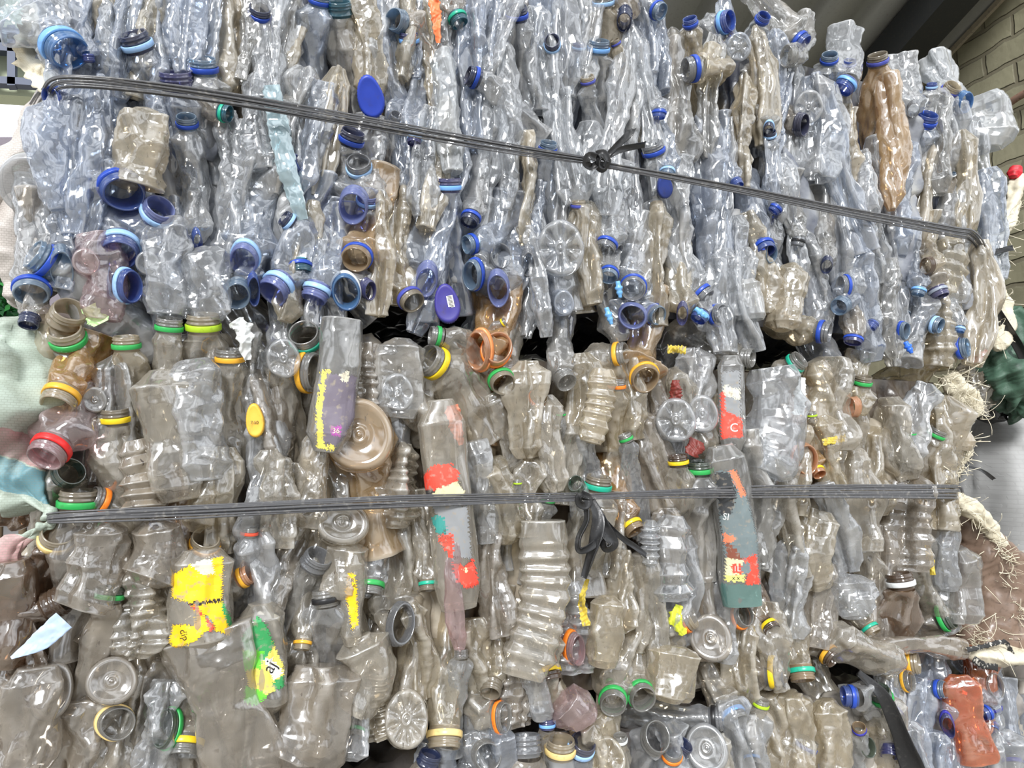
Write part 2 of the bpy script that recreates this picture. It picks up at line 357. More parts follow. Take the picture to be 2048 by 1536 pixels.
def base_bottle(bale, px, py, r, mat, rng, petals=0, y=-.02, tilt=(0, 0), label=None, body=1.0, bmat=None):
    """bottle with its moulded base turned outward; base is its own part"""
    rx, ry = r if isinstance(r, tuple) else (r, r)
    M = at(px, py, y); s = mpp(M); R, U, Fv = facing(M)
    m = unit(Fv+R*tilt[0]+U*tilt[1]); X = unit(R-np.dot(R, m)*m); Y = np.cross(m, X)
    root = empty(BNAME[bale], M); rr = (rx+ry)/2*s
    ns = 60; ph = np.linspace(0, 2*np.pi, ns, endpoint=False)
    prof = [(1.0, -.55), (1.03, -.3), (1.0, -.12), (.93, .0), (.84, .02), (.72, -.03), (.6, -.09), (.46, -.13), (.34, -.15), (.25, -.13), (.2, -.06), (.16, -.08), (.1, -.12), (.07, -.04), (.03, -.02), (.002, -.02)]
    rings = []
    for q, z in prof:
        w = 1+(.035*np.cos(2*ph+1)+.02*np.cos(3*ph+2))*(q > .5)
        zz = np.full(ns, z*rr)
        if petals and .3 < q < .97: zz = zz-rr*.17*np.abs(np.cos(ph*petals/2))**6*math.sin((q-.3)/.7*math.pi)
        rings.append((np.cos(ph)*w*q*rx*s)[:, None]*X+(np.sin(ph)*w*q*ry*s)[:, None]*Y+zz[:, None]*m)
    V = np.stack(rings)
    link('base', mesh_from('base', V.reshape(-1, 3), grid_quads(len(V), ns)), PETS[mat], root)
    P0 = M-m*rr*.5; B = unit((UPV if rng.uniform() < .5 else -UPV)*1.0+R*rng.uniform(-.3, .3)); L = .12*body
    P1 = P0-m*rr*.7; P2 = P1+B*L*.4; P3 = P1+B*L
    for q in (P1, P2, P3): q[1] = max(q[1], .035)
    path = bez([P0, P1, P2, P3], 48); t = np.linspace(0, 1, 48)
    a = rx*s*np.interp(t, [0, .3, 1], [1.02, 1.0, .6]); b = ry*s*np.interp(t, [0, .3, 1], [1.02, .7, .5])
    g = body_grid(path, a, b, rng, amp=.004, freq=20, fade=.2, folds=.2, S0=X)
    link('body', mesh_from('body', (g-M).reshape(-1, 3), grid_quads(len(g), 30)), PETS[bmat or mat], root)
    THINGS.append((root, bale, MATWORD[mat], ('star shaped base' if petals else 'round base')+' turned outward', px, py, label))
    return root

# ------------------------------------------------------------------ necks read off the photograph: mouth x, y, radius, heading, tilt, neck colour, ring, body
NU = [
 (142,107,38,45,38,'sky','sky','bluish'),(179,124,11,90,80,'deep','',"bluish"),(264,66,29,-105,78,'navy','lblue','bluish'),(405,116,26,-88,78,'steel','deep','clear'),
 (350,143,31,-90,82,'indigo','','bluish'),(100,196,24,180,50,'blue','',"clear"),(249,389,39,70,25,'blue','blue_','bluish'),(322,412,30,-58,48,'peri','lblue','bluish'),
 (237,512,37,100,38,'blue','lblue','bluish'),(266,574,(24,34),10,35,'blue','lblue','bluish'),(124,541,(22,42),90,22,'steel','','clear'),(64,506,34,215,78,'steel','deep','frost'),
 (62,590,(32,28),100,35,'steel','deep','clear'),(56,652,19,105,62,'navy','','smoky'),(486,524,(28,33),115,34,'peri','lblue','bluish'),(474,594,(26,30),95,25,'steel','','clear'),
 (508,584,(12,34),80,22,'blue','',"bluish"),(705,418,(28,37),110,25,'peri','','clear'),(738,386,22,-80,55,'peri','lblue','bluish'),(716,322,24,-92,45,'greyn','lblue','grey'),
 (707,262,24,-72,72,'navy','deep','clear'),(710,520,28,125,24,'tan','deep','tan'),(543,588,33,132,58,'peri','lblue','bluish'),(627,600,27,112,72,'peri','lblue','bluish'),
 (692,587,(27,38),90,14,'sky','white_','frost'),(603,548,22,84,64,'aqua','deep','frost'),(566,434,18,220,78,'navy','lblue','clear'),(600,326,19,-20,75,'blue','lblue','clear'),
 (853,566,(21,36),95,28,'peri','','bluish'),(828,606,24,48,42,'dirty','violet','dusty'),(898,356,23,-90,86,'indigo','sky','bluish'),(937,446,19,115,52,'navy','deep','clear'),
 (932,490,19,170,58,'steel','deep','bluish'),(940,552,(20,30),160,34,'steel','deep','clear'),(1003,510,(22,29),-40,30,'greyn','','clear'),(996,582,(22,36),95,18,'peri','','bluish'),
 (817,64,19,-90,80,'indigo','sky','bluish'),(786,38,22,200,42,'steel','','smoky'),(920,48,18,65,58,'aqua','teal','smoky'),(935,150,20,200,76,'navy','deep','clear'),
 (678,2,23,-90,76,'aqua','','grey'),(640,-14,20,-75,75,'steel','deep','bluish'),(793,229,12,-60,50,'greyn','','clear'),(828,288,14,100,58,'indigo','lblue','bluish'),
 (1032,12,22,-95,72,'navy','deep','clear'),(1104,80,(15,20),-95,45,'navy','lblue','clear'),(1158,86,12,-85,80,'blue','lblue','bluish'),(1199,80,21,-85,78,'steel','sky','clear'),
 (1206,-12,20,-95,78,'clear','lblue','dusty'),(1248,46,(15,25),92,40,'navy','','smoky'),(1229,80,10,-118,78,'dirty','violet','beige'),(1323,24,17,20,46,'steel','deep','clear'),
 (1379,36,15,-105,70,'blue','deep','beige'),(1462,40,21,-18,60,'blue','sky','clear'),(1370,140,24,172,66,'greyn','deep','beige'),(1174,152,14,-102,72,'beige','violet','clear'),
 (1317,236,13,95,70,'blue','deep','clear'),(1098,284,18,-82,74,'steel','deep','bluish'),(1303,286,22,-108,72,'greyn','deep','clear'),(1333,352,14,100,50,'steel','lblue','bluish'),
 (1477,372,12,60,60,'blue','','bluish'),(1540,262,12,-95,60,'navy','lblue','clear'),(1157,400,15,-90,84,'beige','violet','dusty'),(1209,500,20,110,52,'greyn','deep','clear'),
 (1217,556,18,100,40,'steel','deep','clear'),(1266,580,25,95,18,'greyn','deep','clear'),(1265,634,27,90,8,'peri','','bluish'),(1318,632,20,22,44,'steel','deep','clear'),
 (1414,596,20,42,74,'greyn','deep','clear'),(1447,629,22,-8,58,'greyn','deep','clear'),(1533,504,20,60,56,'blue','deep','bluish'),(1057,530,(13,29),80,28,'greyn','','bluish'),
 (1364,632,(11,24),95,28,'indigo','','dusty'),(1610,88,18,28,68,'blue','deep','grey'),(1572,112,(15,22),178,34,'clear','','grey'),(1660,108,16,-92,62,'steel','deep','clear'),
 (1684,180,19,122,58,'blue','sky','clear'),(1755,108,19,-102,74,'dirty','violet','tan'),(1864,166,10,-92,80,'blue','lblue','clear'),(1909,170,17,-58,68,'beige','violet','clear'),
 (1934,206,(15,20),10,36,'sky','','frost'),(1858,228,20,-78,70,'blue','deep','bluish'),(1827,221,(11,17),80,22,'greyn','','clear'),(1610,250,(13,22),5,44,'navy','','smoky'),
 (1536,264,(10,18),95,40,'navy','lblue','grey'),(1594,492,13,100,78,'greyn','black','grey'),(1544,506,(14,21),5,36,'steel','','bluish'),(1546,424,12,125,72,'blue','deep','clear'),
 (1738,436,12,-90,78,'steel','silver','clear'),(1680,572,(14,21),180,50,'greyn','deep','clear'),(1677,615,18,140,32,'steel','','bluish'),(1851,532,(12,18),175,26,'brown','','dusty'),
 (1835,590,13,100,68,'steel','sky','bluish'),(1882,594,17,62,74,'indigo','silver','smoky'),(1882,652,16,14,66,'steel','lblue','bluish'),(1660,665,22,6,78,'greyn','deep','dusty'),
 (1740,656,12,122,68,'blue','','clear'),(1705,686,(18,10),100,50,'indigo','deep','smoky'),(1814,662,(12,18),5,56,'steel','deep','clear'),(1936,694,19,-10,73,'steel','deep','beige'),
 (1919,664,9,100,70,'sky','lblue','clear'),(1653,534,(11,18),90,30,'navy','','grey'),(396,486,(9,25),80,40,'blue','','clear'),(742,582,(14,22),30,40,'indigo','','clear'),
 (520,14,21,-80,60,'navy','deep','clear'),(460,228,17,10,60,'aqua','teal','smoky'),(372,232,20,-90,65,'steel','deep','clear'),(1530,30,14,-60,60,'blue','deep','clear'),
 (1240,500,12,20,60,'greyn','','clear'),(1395,640,16,120,60,'blue','sky','clear'),(1905,345,7,-90,70,'steel','white','smoky'),(1700,120,12,-90,70,'blue','deep','grey'),
]
NL = [
 (142,618,33,-62,48,'beige','','beige'),(128,656,34,-105,56,'beige','green','clear'),(340,636,25,-84,80,'clear','green','warm'),(406,628,32,-90,80,'beige','lime','warm'),
 (252,672,25,-92,82,'beige','green','beige'),(460,698,26,-90,82,'clear','amber','warm'),(606,664,31,-112,38,'clear','teal','warm'),(634,746,(28,40),5,46,'clear','amber','warm'),
 (860,670,20,190,78,'clear','green','warm'),(852,716,33,-152,56,'clear','yellow','warm'),(952,702,(23,42),170,26,'peach','peach','amber'),(996,694,(29,35),-60,18,'peach','orange','amber'),
 (1012,642,9,-32,78,'white_','yellow','clear'),(1008,770,25,58,34,'dirty','green','warm'),(1252,706,23,-8,72,'clear','amber','warm'),(1506,716,20,2,72,'clear','','warm'),
 (1134,766,21,60,38,'clear','','grey'),(1081,790,18,-48,50,'beige','orange','warm'),(1233,760,17,-90,82,'clear','orange','beige'),(1292,760,28,60,22,'tan','amber','tan'),
 (1122,822,9,-90,80,'clear','green','clear'),(1248,868,14,-112,80,'clear','green','clear'),(1355,910,19,-95,82,'brown','yellow','warm'),(1399,922,24,-90,78,'green','green','grey'),
 (1150,966,(15,19),-120,30,'green','','clear'),(1199,952,26,-80,78,'dirty','teal','warm'),(1272,1064,21,58,72,'tan','yellow','amber'),(1602,718,20,-40,70,'clear','teal','warm'),
 (1700,755,(15,24),10,48,'clear','','clear'),(1728,752,18,-80,80,'dirty','green','warm'),(1623,824,9,-95,80,'clear','lime','warm'),(1701,814,(12,20),175,40,'amber_','','beige'),
 (1616,920,(23,32),8,28,'peach','orange','amber'),(1576,966,17,45,78,'clear','orange','warm'),(1880,858,17,-60,78,'clear','green','warm'),(1823,862,8,-90,80,'clear','green','clear'),
 (112,812,33,112,60,'beige','amber','amber'),(88,918,36,118,60,'pinkn','red','pink'),(143,942,28,-40,20,'green','','warm'),(159,980,34,-90,80,'dirty','green','smoky'),
 (180,998,28,200,70,'clear','orange','warm'),(119,1062,33,-82,36,'beige','cream','brown'),(412,1074,28,-88,44,'beige','amber','warm'),(312,1046,9,-40,70,'blue','deep','smoky'),
 (230,816,28,-95,80,'dirty','yellow','warm'),(500,1054,16,-88,80,'clear','redor','clear'),(500,1148,20,-30,70,'amber_','amber','warm'),(224,1172,25,-86,82,'green','green','smoky'),
 (128,1198,30,-32,70,'brown','','brown'),(237,1448,33,25,18,'clear','cream','warm'),(324,1456,(24,38),182,38,'green','green','smoky'),(366,1512,32,92,80,'clear','yellow','warm'),
 (512,1536,18,-60,60,'clear','teal','clear'),(739,1192,27,92,78,'clear','green','clear'),(857,1182,18,86,82,'dirty','teal','warm'),(808,1248,(25,42),0,20,'smoky_','','warm'),
 (650,1178,26,-100,82,'clear','black','clear'),(531,1250,21,105,78,'smoky_','white','smoky'),(603,1300,17,94,82,'beige','amber','warm'),(710,1474,17,95,72,'dirty','green','smoky'),
 (888,1498,33,90,82,'beige','cream','beige'),(980,1388,22,102,58,'dirty','','beige'),(1012,1435,(17,30),5,44,'clear','orange','warm'),(922,1298,14,-92,82,'clear','','clear'),
 (1158,1302,(20,34),25,50,'pinkn','orange','pink'),(1100,1366,27,72,76,'brown','yellow','smoky'),(1226,1412,27,92,38,'clear','green','warm'),(1288,1400,27,62,36,'clear','green','warm'),
 (1492,1228,(20,25),-20,42,'clear','orange','warm'),(1386,1230,26,-22,76,'beige','orange','warm'),(1570,1346,29,4,80,'smoky_','yellow','smoky'),(1606,1362,24,86,82,'tan','teal','beige'),
 (1670,1320,21,45,72,'brown','amber','smoky'),(1748,1268,17,58,80,'beige','teal','warm'),(1838,1327,21,2,80,'beige','amber','clear'),(1904,1232,23,-14,72,'green','green','smoky'),
 (1796,1146,25,-96,80,'brown','white','brown'),(1546,1262,17,60,60,'brown','yellow','brown'),(1035,960,8,-90,80,'clear','lime','clear'),(570,560+140,18,-90,60,'clear','','warm'),
 (1098,990,14,-80,80,'green','green','clear'),(640,1110,(30,24),-60,50,'greyn','','grey'),(1640,950,14,60,60,'amber_','yellow','amber'),
]
NB = [
 (1686,1392,20,182,72,'blue','deep','clear'),(1758,1380,22,-100,50,'green','green','warm'),(1824,1362,(14,20),2,56,'clear','amber','warm'),(1892,1380,18,5,72,'steel','deep','bluish'),
 (1994,1372,(18,25),0,38,'clear','indigo','bluish'),(1984,1404,15,-88,66,'clear','indigo','clear'),(1964,1428,14,160,60,'blue','deep','bluish'),(1618,1478,20,-58,78,'clear','deep','beige'),
 (1738,1495,(18,22),20,42,'green','','warm'),(1780,1514,19,100,74,'indigo','','bluish'),(1718,1452,13,-80,40,'tan','indigo','clear'),(1897,1456,(12,25),85,35,'indigo','indigo','bluish'),
 (1794,1443,(18,22),70,38,'indigo','indigo','clear'),(1960,1500,19,100,70,'indigo','indigo','orange'),(2030,1540,20,90,80,'clear','indigo','bluish'),(1121,1477,29,-86,62,'beige','cream','frost'),
 (1168,1482,26,-62,46,'navy','lblue','bluish'),(1316,1472,(26,32),-30,22,'clear','',"clear"),(1346,1500,20,-70,42,'clear','orange','clear'),(1446,1438,22,2,84,'greyn','black','clear'),
 (1476,1446,24,60,66,'clear','sky','warm'),(1372,1488,18,-40,60,'navy','','bluish'),(1506,1528,15,90,76,'clear','sky','clear'),(1524,1398,15,-70,70,'clear','lime','warm'),
 (1050,1468,32,-92,82,'greyn','','smoky'),(862,1506,21,-70,60,'navy','','smoky'),(977,1514,(27,29),40,18,'clear','','clear'),(1094,1438,15,-90,76,'indigo','sky','smoky'),
 (1830,1536,16,40,50,'peri','indigo','bluish'),(1985,1460,12,95,60,'blue','deep','bluish'),(1655,1530,14,-60,60,'clear','deep','clear'),(1240,1470,14,-90,60,'clear','white','warm'),
]
def fix(n):
    n = list(n)
    if n[5] == 'white_': n[5] = 'clear'
    if n[5] == 'amber_': n[5] = 'peach'
    if n[5] == 'smoky_': n[5] = 'greyn'
    if n[6] in ('blue_',): n[6] = 'deep'
    if n[6] == 'white_': n[6] = 'white'
    return n
HERO = {  # hand written descriptions and body overrides for the standouts
 (142,107): dict(label='sky blue wide mouthed bottle neck jutting out under the dusty corner flap', blen=150, bdir=-125),
 (88,918): dict(label='pinkish bottle with a bright red neck ring, poking out over the striped sack', bw=1.3, blen=140, bdir=-68, y=-.06),
 (112,812): dict(label='amber stained bottle shoulder with amber ring above the red ringed bottle', bw=1.25, blen=110, bdir=-75, y=-.045),
 (119,1062): dict(label='brown grimy bottle whose round open neck sits under the lower strap end', blen=330, bdir=118, bw=1.2),
 (128,1198): dict(label='brown bottle neck showing through a torn grimy bottle above the white triangular flap', blen=130, bdir=165, bw=1.1),
 (888,1498): dict(label='beige bottle with a wide cream neck ring, hanging mouth down off the bale bottom edge', blen=230, bdir=-92, bw=1.1),
 (996,694): dict(label='peach tinted bottle neck, the rounder one of the peach pair under the dark gap'),
 (952,702): dict(label='peach tinted bottle neck squeezed to a tall oval, beside the rounder peach neck'),
 (1121,1477): dict(label='frosted beige bottle with a wide threaded mouth standing at the bottom bale top', blen=150, bdir=80, bw=1.15),
 (1446,1438): dict(label='clear bottle lying sideways with a black neck ring on the bottom bale', blen=170, bdir=182, bw=1.2),
 (1755,108): dict(label='tan dusty bottle standing tall with a grey neck and violet ring near the brick wall', blen=330, bdir=86, bw=1.25),
 (366,1512): dict(label='clear bottle neck with a yellow ring, mouth down, under the big grooved bottle', blen=120, bdir=-85, bw=1.2),
 (1226,1412): dict(label='bottle mouth with green ring, the one of the green pair farther from the brick wall'),
 (1288,1400): dict(label='bottle mouth with green ring, the one of the green pair closer to the brick wall'),
 (828,606): dict(label='dirt caked grey bottle neck with violet ring poking out above the dark gap', bw=1.3),
 (1265,634): dict(label='periwinkle bottle mouth facing straight out at the foot of the cluster of three'),
 (224,1172): dict(label='smoky bottle with a green neck ring and long narrow shoulder in the lower bale', blen=330, bdir=100, bw=1.5),
 (739,1192): dict(label='clear bottle hanging mouth down with a green ring beside the yellow printed strip', blen=160, bdir=-90, bw=1.25),
 (406,628): dict(label='clear grimy bottle with beige neck and lime ring at the top edge of lower bale', blen=200, bdir=88, bw=1.2),
 (340,636): dict(label='clear grimy bottle with green ring, beside the lime ringed neck on the lower bale top', blen=220, bdir=92, bw=1.2),
 (252,672): dict(label='long ribbed beige bottle with green ring reaching down from the lower bale top', blen=250, bdir=80, bw=1.15),
 (460,698): dict(label='clear grimy bottle with amber ring standing upright under the white foil wad', blen=190, bdir=92, bw=1.25),
 (1570,1346): dict(label='smoky bottle lying sideways with a bright yellow ring at the lower bale bottom corner', blen=120, bdir=178, bw=1.1),
 (1606,1362): dict(label='long beige bottle with teal ring, mouth down at the lower bale bottom edge', blen=330, bdir=-96, bw=1.15),
 (898,356): dict(label='indigo bottle neck standing straight up with sky blue ring just under the upper strap', blen=230, bdir=88, bw=1.05),
}
for bale, data, seed in (('U', NU, 11), ('L', NL, 12), ('B', NB, 13)):
    for i, n in enumerate(data):
        h = HERO.get((n[0], n[1]), {})
        n = fix(n); rng = np.random.default_rng(seed*1000+i)
        neck_bottle(bale, *n, rng, **h)

# bases turned outward
rng = np.random.default_rng(5)
base_bottle('U', 1121, 497, (46, 56), 'clear', rng, 8, y=-.028, label='clear bottle base moulded as an eight pointed star, in the upper bale middle')
base_bottle('U', 1477, 94, (24, 27), 'bluish', rng, 6, y=-.02, label='pale blue star moulded bottle base at the top edge near the roof')
base_bottle('U', 1617, 214, (27, 32), 'clear', rng, 6, label='greyish star moulded bottle base below the top edge near the tan bottle')
base_bottle('U', 172, 524, (24, 27), 'pink', rng, 0, y=-.03, label='pinkish round bottle base with rings beside the steel blue oval neck')
base_bottle('U', 296, 527, (22, 25), 'clear', rng, 0, label='small round clear bottle base below the two blue open necks')
base_bottle('U', 1128, 606, (20, 26), 'bluish', rng, 0, label='small ringed bottle base under the eight pointed star base')
base_bottle('L', 567, 717, (32, 40), 'clear', rng, 5, label='clear bottle base near the teal ringed mouth on the lower bale top')
base_bottle('L', 795, 785, (32, 38), 'clear', rng, 5, label='crumpled clear bottle base beside the big tan bottle base')
base_bottle('L', 718, 868, (66, 74), 'tan', rng, 0, y=-.035, tilt=(-.05, .12), label='big tan stained round bottle base, largest in the lower bale', body=1.6)
base_bottle('L', 686, 1044, (50, 44), 'warm', rng, 0, y=-.028, tilt=(0, .2), label='clear round bottle base with bright centre right under the lower strap', body=1.5)
base_bottle('L', 1352, 840, (38, 44), 'clear', rng, 6, y=-.025, label='clear bottle base with knobs around its rim beneath the dark red stain')
base_bottle('L', 1405, 828, (30, 38), 'clear', rng, 0, label='smooth domed clear bottle base beside the knobbed base')
base_bottle('L', 189, 800, (22, 26), 'grey', rng, 0, label='small grey round bottle base beside the amber stained bottle shoulder')
base_bottle('L', 224, 1362, (46, 46), 'smoky', rng, 0, y=-.025, label='smoky round bottle base above the cream ringed open mouth')
base_bottle('L', 104, 1382, (36, 56), 'smoky', rng, 0, y=-.02, label='tall oval smoky bottle base at the bale corner below the white triangular flap')
base_bottle('L', 813, 1438, (42, 56), 'warm', rng, 9, y=-.035, label='clear oval bottle base with starburst centre and amber glow, lower bale bottom edge')
base_bottle('L', 1421, 1276, (40, 46), 'smoky', rng, 0, y=-.02, label='smoky bubble shaped bottle base below the orange ringed pair')
base_bottle('B', 1214, 1516, (36, 40), 'beige', rng, 5, label='beige bottle base beside the wide frosted threaded mouth')
base_bottle('B', 1413, 1496, (40, 46), 'clear', rng, 0, label='clear round bottle base under the black ringed sideways bottle')
base_bottle('U', 62, 378, (62, 66), 'clear', rng, 0, y=.03, tilt=(-.4, -.2), label='big clear domed bottle resting against the white sack', body=.6)

# large individual bodies
rs = np.random.default_rng(21)
S_ = lambda *a, **k: sliver(*a, rng=rs, **k)
S_('L', [(1086, 1040), (1086, 1190), (1048, 1352)], 96, 'warm', y=-.022, ribs=11, ribamp=.0016, neat=True, amp=.0018, folds=.04, power=.45, ends=(.9, .8), dep=.03, label='long square ribbed clear bottle running down from the lower strap')
BIG = S_('L', [(415, 1262), (455, 1400), (492, 1560)], 158, 'smoky', y=-.022, amp=.0045, folds=.32, dep=.035, ends=(.95, .7), freq=12, label='big clear bottle with a long upright groove below the yellow torn label')
S_('U', [(190, 470), (212, 560), (205, 640)], 84, 'pink', y=.0, amp=.0055, folds=.2, dep=.025, label='pinkish crumpled bottle under the small ringed base, at the upper bale bottom edge')
S_('U', [(335, 440), (345, 540), (338, 630)], 96, 'clear', y=-.004, amp=.0055, folds=.25, dep=.028, label='broad clear bottle hanging over the dark gap beside the crushed open blue neck')
S_('U', [(405, 500), (418, 570), (412, 640)], 84, 'clear', y=-.008, amp=.005, folds=.25, dep=.028, label='clear folded bottle end beside the pale steel mouth over the dark gap')
S_('U', [(120, 430), (140, 500), (118, 580)], 56, 'bluish', y=.004, amp=.004, folds=.3)
PUR = S_('L', [(688, 640), (676, 760), (654, 905)], 82, 'grey', y=-.03, neat=True, amp=.0018, folds=.04, dep=.028, freq=12, ends=(.9, .6), label='speckled grey bottle carrying the purple grey paper label')
S_('L', [(1205, 738), (1198, 810), (1180, 885)], 56, 'beige', y=-.025, ribs=7, ribamp=.0015, neat=True, amp=.002, folds=.05, power=.6, label='beige bottle body with slanting ribs below the small orange ring')
S_('L', [(1540, 735), (1555, 840), (1520, 945)], 116, 'clear', y=-.015, amp=.005, folds=.2, freq=14, dep=.03, label='broad clear crumpled bottle beside the red strip label')
S_('L', [(1352, 1292), (1340, 1400)], 112, 'beige', y=-.018, ribs=0, amp=.003, folds=.3, dep=.03, freq=14, label='beige pleated bottle body at the lower bale bottom above the dark gap')
LAB = S_('L', [(1440, 890), (1466, 1010), (1486, 1206)], 80, 'grey', y=-.025, neat=True, amp=.0014, folds=.03, dep=.032, freq=10, power=.7, ends=(.6, .9), label='upright bottle with big torn red and grey label and teal bottom')
RED = S_('L', [(880, 800), (898, 1000), (918, 1215)], 92, 'warm', y=-.022, amp=.0016, folds=.05, dep=.03, freq=10, neat=True, power=.7, label='clear bottle with torn red and teal label pieces, crossing the lower strap')
RSL = S_('L', [(1462, 712), (1463, 800), (1464, 905)], 50, 'grey', y=-.022, amp=.0014, folds=.05, dep=.02, neat=True, power=.6, label='narrow grey bottle with the red strip label')
YEL = S_('L', [(405, 1098), (402, 1200), (408, 1300)], 120, 'warm', y=-.026, amp=.003, folds=.08, dep=.03, freq=14, neat=True, label='clear bottle carrying the yellow torn label')
GRN = S_('L', [(520, 1205), (530, 1320), (525, 1425)], 88, 'warm', y=-.016, amp=.003, folds=.08, dep=.03, freq=14, neat=True, label='clear bottle carrying the green and yellow torn label')
STR = S_('L', [(706, 1100), (703, 1200), (704, 1290)], 44, 'warm', y=-.018, amp=.0025, folds=.1, dep=.02, neat=True, label='narrow clear bottle with the yellow printed paper strip')
S_('L', [(905, 1060), (906, 1180), (918, 1300)], 40, 'pink', y=-.04, amp=.003, folds=.2, label='narrow pinkish bottle lying over the torn red label')
S_('U', [(285, 222), (282, 300), (268, 372)], 96, 'dusty', y=-.02, amp=.006, folds=.2, freq=16, dep=.03, label='broad beige dusty crumpled bottle above the two blue open necks')
S_('U', [(890, 100), (890, 210), (905, 345)], 54, 'frost', y=-.014, amp=.004, folds=.15, label='bubble textured frosted bottle crossing under the upper strap')
S_('U', [(1960, 195), (1972, 240), (1968, 300)], 96, 'frost', y=.03, amp=.003, folds=.1, dep=.04, freq=12, ends=(.8, .8), label='pale rounded bottle bulging out at the top corner against the brick wall')
S_('U', [(1770, 150), (1790, 280), (1782, 420)], 48, 'tan', y=-.006, amp=.005, folds=.3, label='long tan folded bottle under the grey neck with violet ring')
S_('U', [(1590, 530), (1575, 600), (1568, 660)], 62, 'dusty', y=-.018, amp=.005, folds=.2, dep=.02, label='dusty white speckled bottle end hanging at the upper bale bottom edge')
S_('U', [(1490, 560), (1500, 640)], 58, 'frost', y=-.015, amp=.004, folds=.15, dep=.02, label='open cut bottle bottom with rusty corner at the upper bale bottom edge')
S_('U', [(1000, 60), (1020, 250), (1010, 420)], 44, 'clear', y=-.004, label='very long clear folded bottle passing under the strap beside the knot')
S_('U', [(105, 205), (100, 300), (128, 420)], 66, 'bluish', y=-.012, amp=.004, folds=.25, label='long bluish bottle with beaded folds beside the white sack')
S_('U', [(170, 170), (150, 300), (140, 470)], 60, 'bluish', y=-.006, amp=.004, folds=.4, label='bluish folded bottle draping down from the strap corner')
S_('U', [(200, 150), (190, 300), (165, 480)], 56, 'bluish', y=-.004, amp=.004, folds=.4, label='pale folded bottle just in from the strap corner bottle')
S_('U', [(1960, 480), (1968, 600), (1950, 730)], 46, 'dusty', y=.0, amp=.003, folds=.5, label='yellowish folded bottle forming the bale corner by the frayed sack')
S_('U', [(1925, 260), (1930, 370), (1925, 480)], 42, 'dusty', y=.0, amp=.003, folds=.5, label='upright pale bottle just above the strap end near the frayed sack')
S_('L', [(388, 720), (400, 830), (405, 960)], 104, 'clear', y=-.014, amp=.006, folds=.2, freq=16, dep=.03, label='broad shiny clear bottle below the lime ringed neck')
S_('L', [(330, 740), (345, 880), (362, 1000)], 88, 'warm', y=-.010, amp=.004, folds=.15, dep=.03, label='smooth clear grimy bottle reaching to the lower strap')
S_('L', [(268, 880), (285, 960), (290, 1030)], 70, 'smoky', y=-.016, ribs=5, ribamp=.002, amp=.003, folds=.2, label='smoky bottle with a grid of square dents above the lower strap')
S_('L', [(205, 1040), (200, 1130), (160, 1215)], 92, 'smoky', y=-.02, amp=.006, folds=.15, freq=16, dep=.03, label='shiny smoky crumpled bottle under the strap beside the brown one')
S_('L', [(310, 1040), (315, 1110), (290, 1170)], 90, 'smoky', y=-.022, amp=.003, folds=.1, dep=.035, label='rounded clear bottle shoulder with blue piece inside, under the strap')
S_('L', [(700, 1080), (690, 1150), (680, 1200)], 80, 'warm', y=-.008, amp=.004, folds=.15, dep=.03)
S_('L', [(1345, 1030), (1340, 1120), (1345, 1200)], 66, 'clear', y=-.014, ribs=4, ribamp=.002, amp=.002, folds=.1, power=.5, neat=True, label='clear square bottle with rounded window dents below the lower strap')
S_('L', [(1300, 1040), (1300, 1130)], 34, 'clear', y=-.016, ribs=7, amp=.002, folds=.1, label='narrow clear ridged bottle edge beside the window dented bottle')
S_('L', [(70, 1330), (60, 1450), (30, 1560)], 90, 'smoky', y=-.015, amp=.005, folds=.2, dep=.03)
S_('L', [(650, 1330), (640, 1440), (600, 1540)], 130, 'smoky', y=-.014, amp=.006, folds=.18, freq=14, dep=.035, label='wide smoky crumpled bottle at the bottom edge beside the green ringed neck')
S_('L', [(720, 1270), (740, 1350), (700, 1420)], 96, 'warm', y=-.012, amp=.004, folds=.2, dep=.03)
S_('L', [(1120, 1400), (1160, 1440)], 84, 'pink', y=-.018, amp=.003, folds=.1, dep=.03, label='pinkish rounded bottle lump beside the yellow ringed dirty neck')
S_('L', [(1215, 1190), (1210, 1260), (1205, 1330)], 68, 'beige', y=-.018, amp=.003, folds=.08, dep=.03, label='smooth beige rounded bottle beside the yellow and black scraps')
S_('L', [(1900, 1030), (1893, 1120), (1900, 1180)], 40, 'clear', y=-.01, amp=.003, folds=.2, label='silvery bottle edge beside the torn white sack mouth')
S_('L', [(1893, 830), (1905, 900)], 76, 'dusty', y=.0, amp=.002, folds=.08, dep=.02, label='flat dusty bottle panel at the lower bale corner among frayed fibres')
S_('L', [(1700, 1300), (1830, 1290), (1920, 1300)], 60, 'smoky', y=-.01, amp=.003, folds=.2, label='smoky bottle lying level along the lower bale bottom edge')
S_('L', [(1700, 1150), (1712, 1230)], 90, 'clear', y=-.016, amp=.004, folds=.25, dep=.03, label='clear fan creased bottle above the teal ringed neck')
S_('L', [(1660, 1270), (1780, 1330)], 88, 'warm', y=-.012, amp=.004, folds=.2, dep=.03)
S_('L', [(20, 1120), (30, 1230), (0, 1330)], 80, 'brown', y=-.01, amp=.003, folds=.1, dep=.03, label='brown smooth bottle tucked under the sack fold')
S_('B', [(1915, 1350), (1930, 1430), (1950, 1520)], 74, 'orange', y=-.014, amp=.006, folds=.3, freq=20, dep=.02, label='orange tinted crumpled bottle at the bottom bale top near the patterned bag')
S_('B', [(1580, 1390), (1590, 1470), (1570, 1560)], 76, 'beige', y=-.004, amp=.006, folds=.3)
S_('B', [(1650, 1400), (1660, 1480), (1650, 1560)], 70, 'beige', y=-.004, amp=.006, folds=.3)

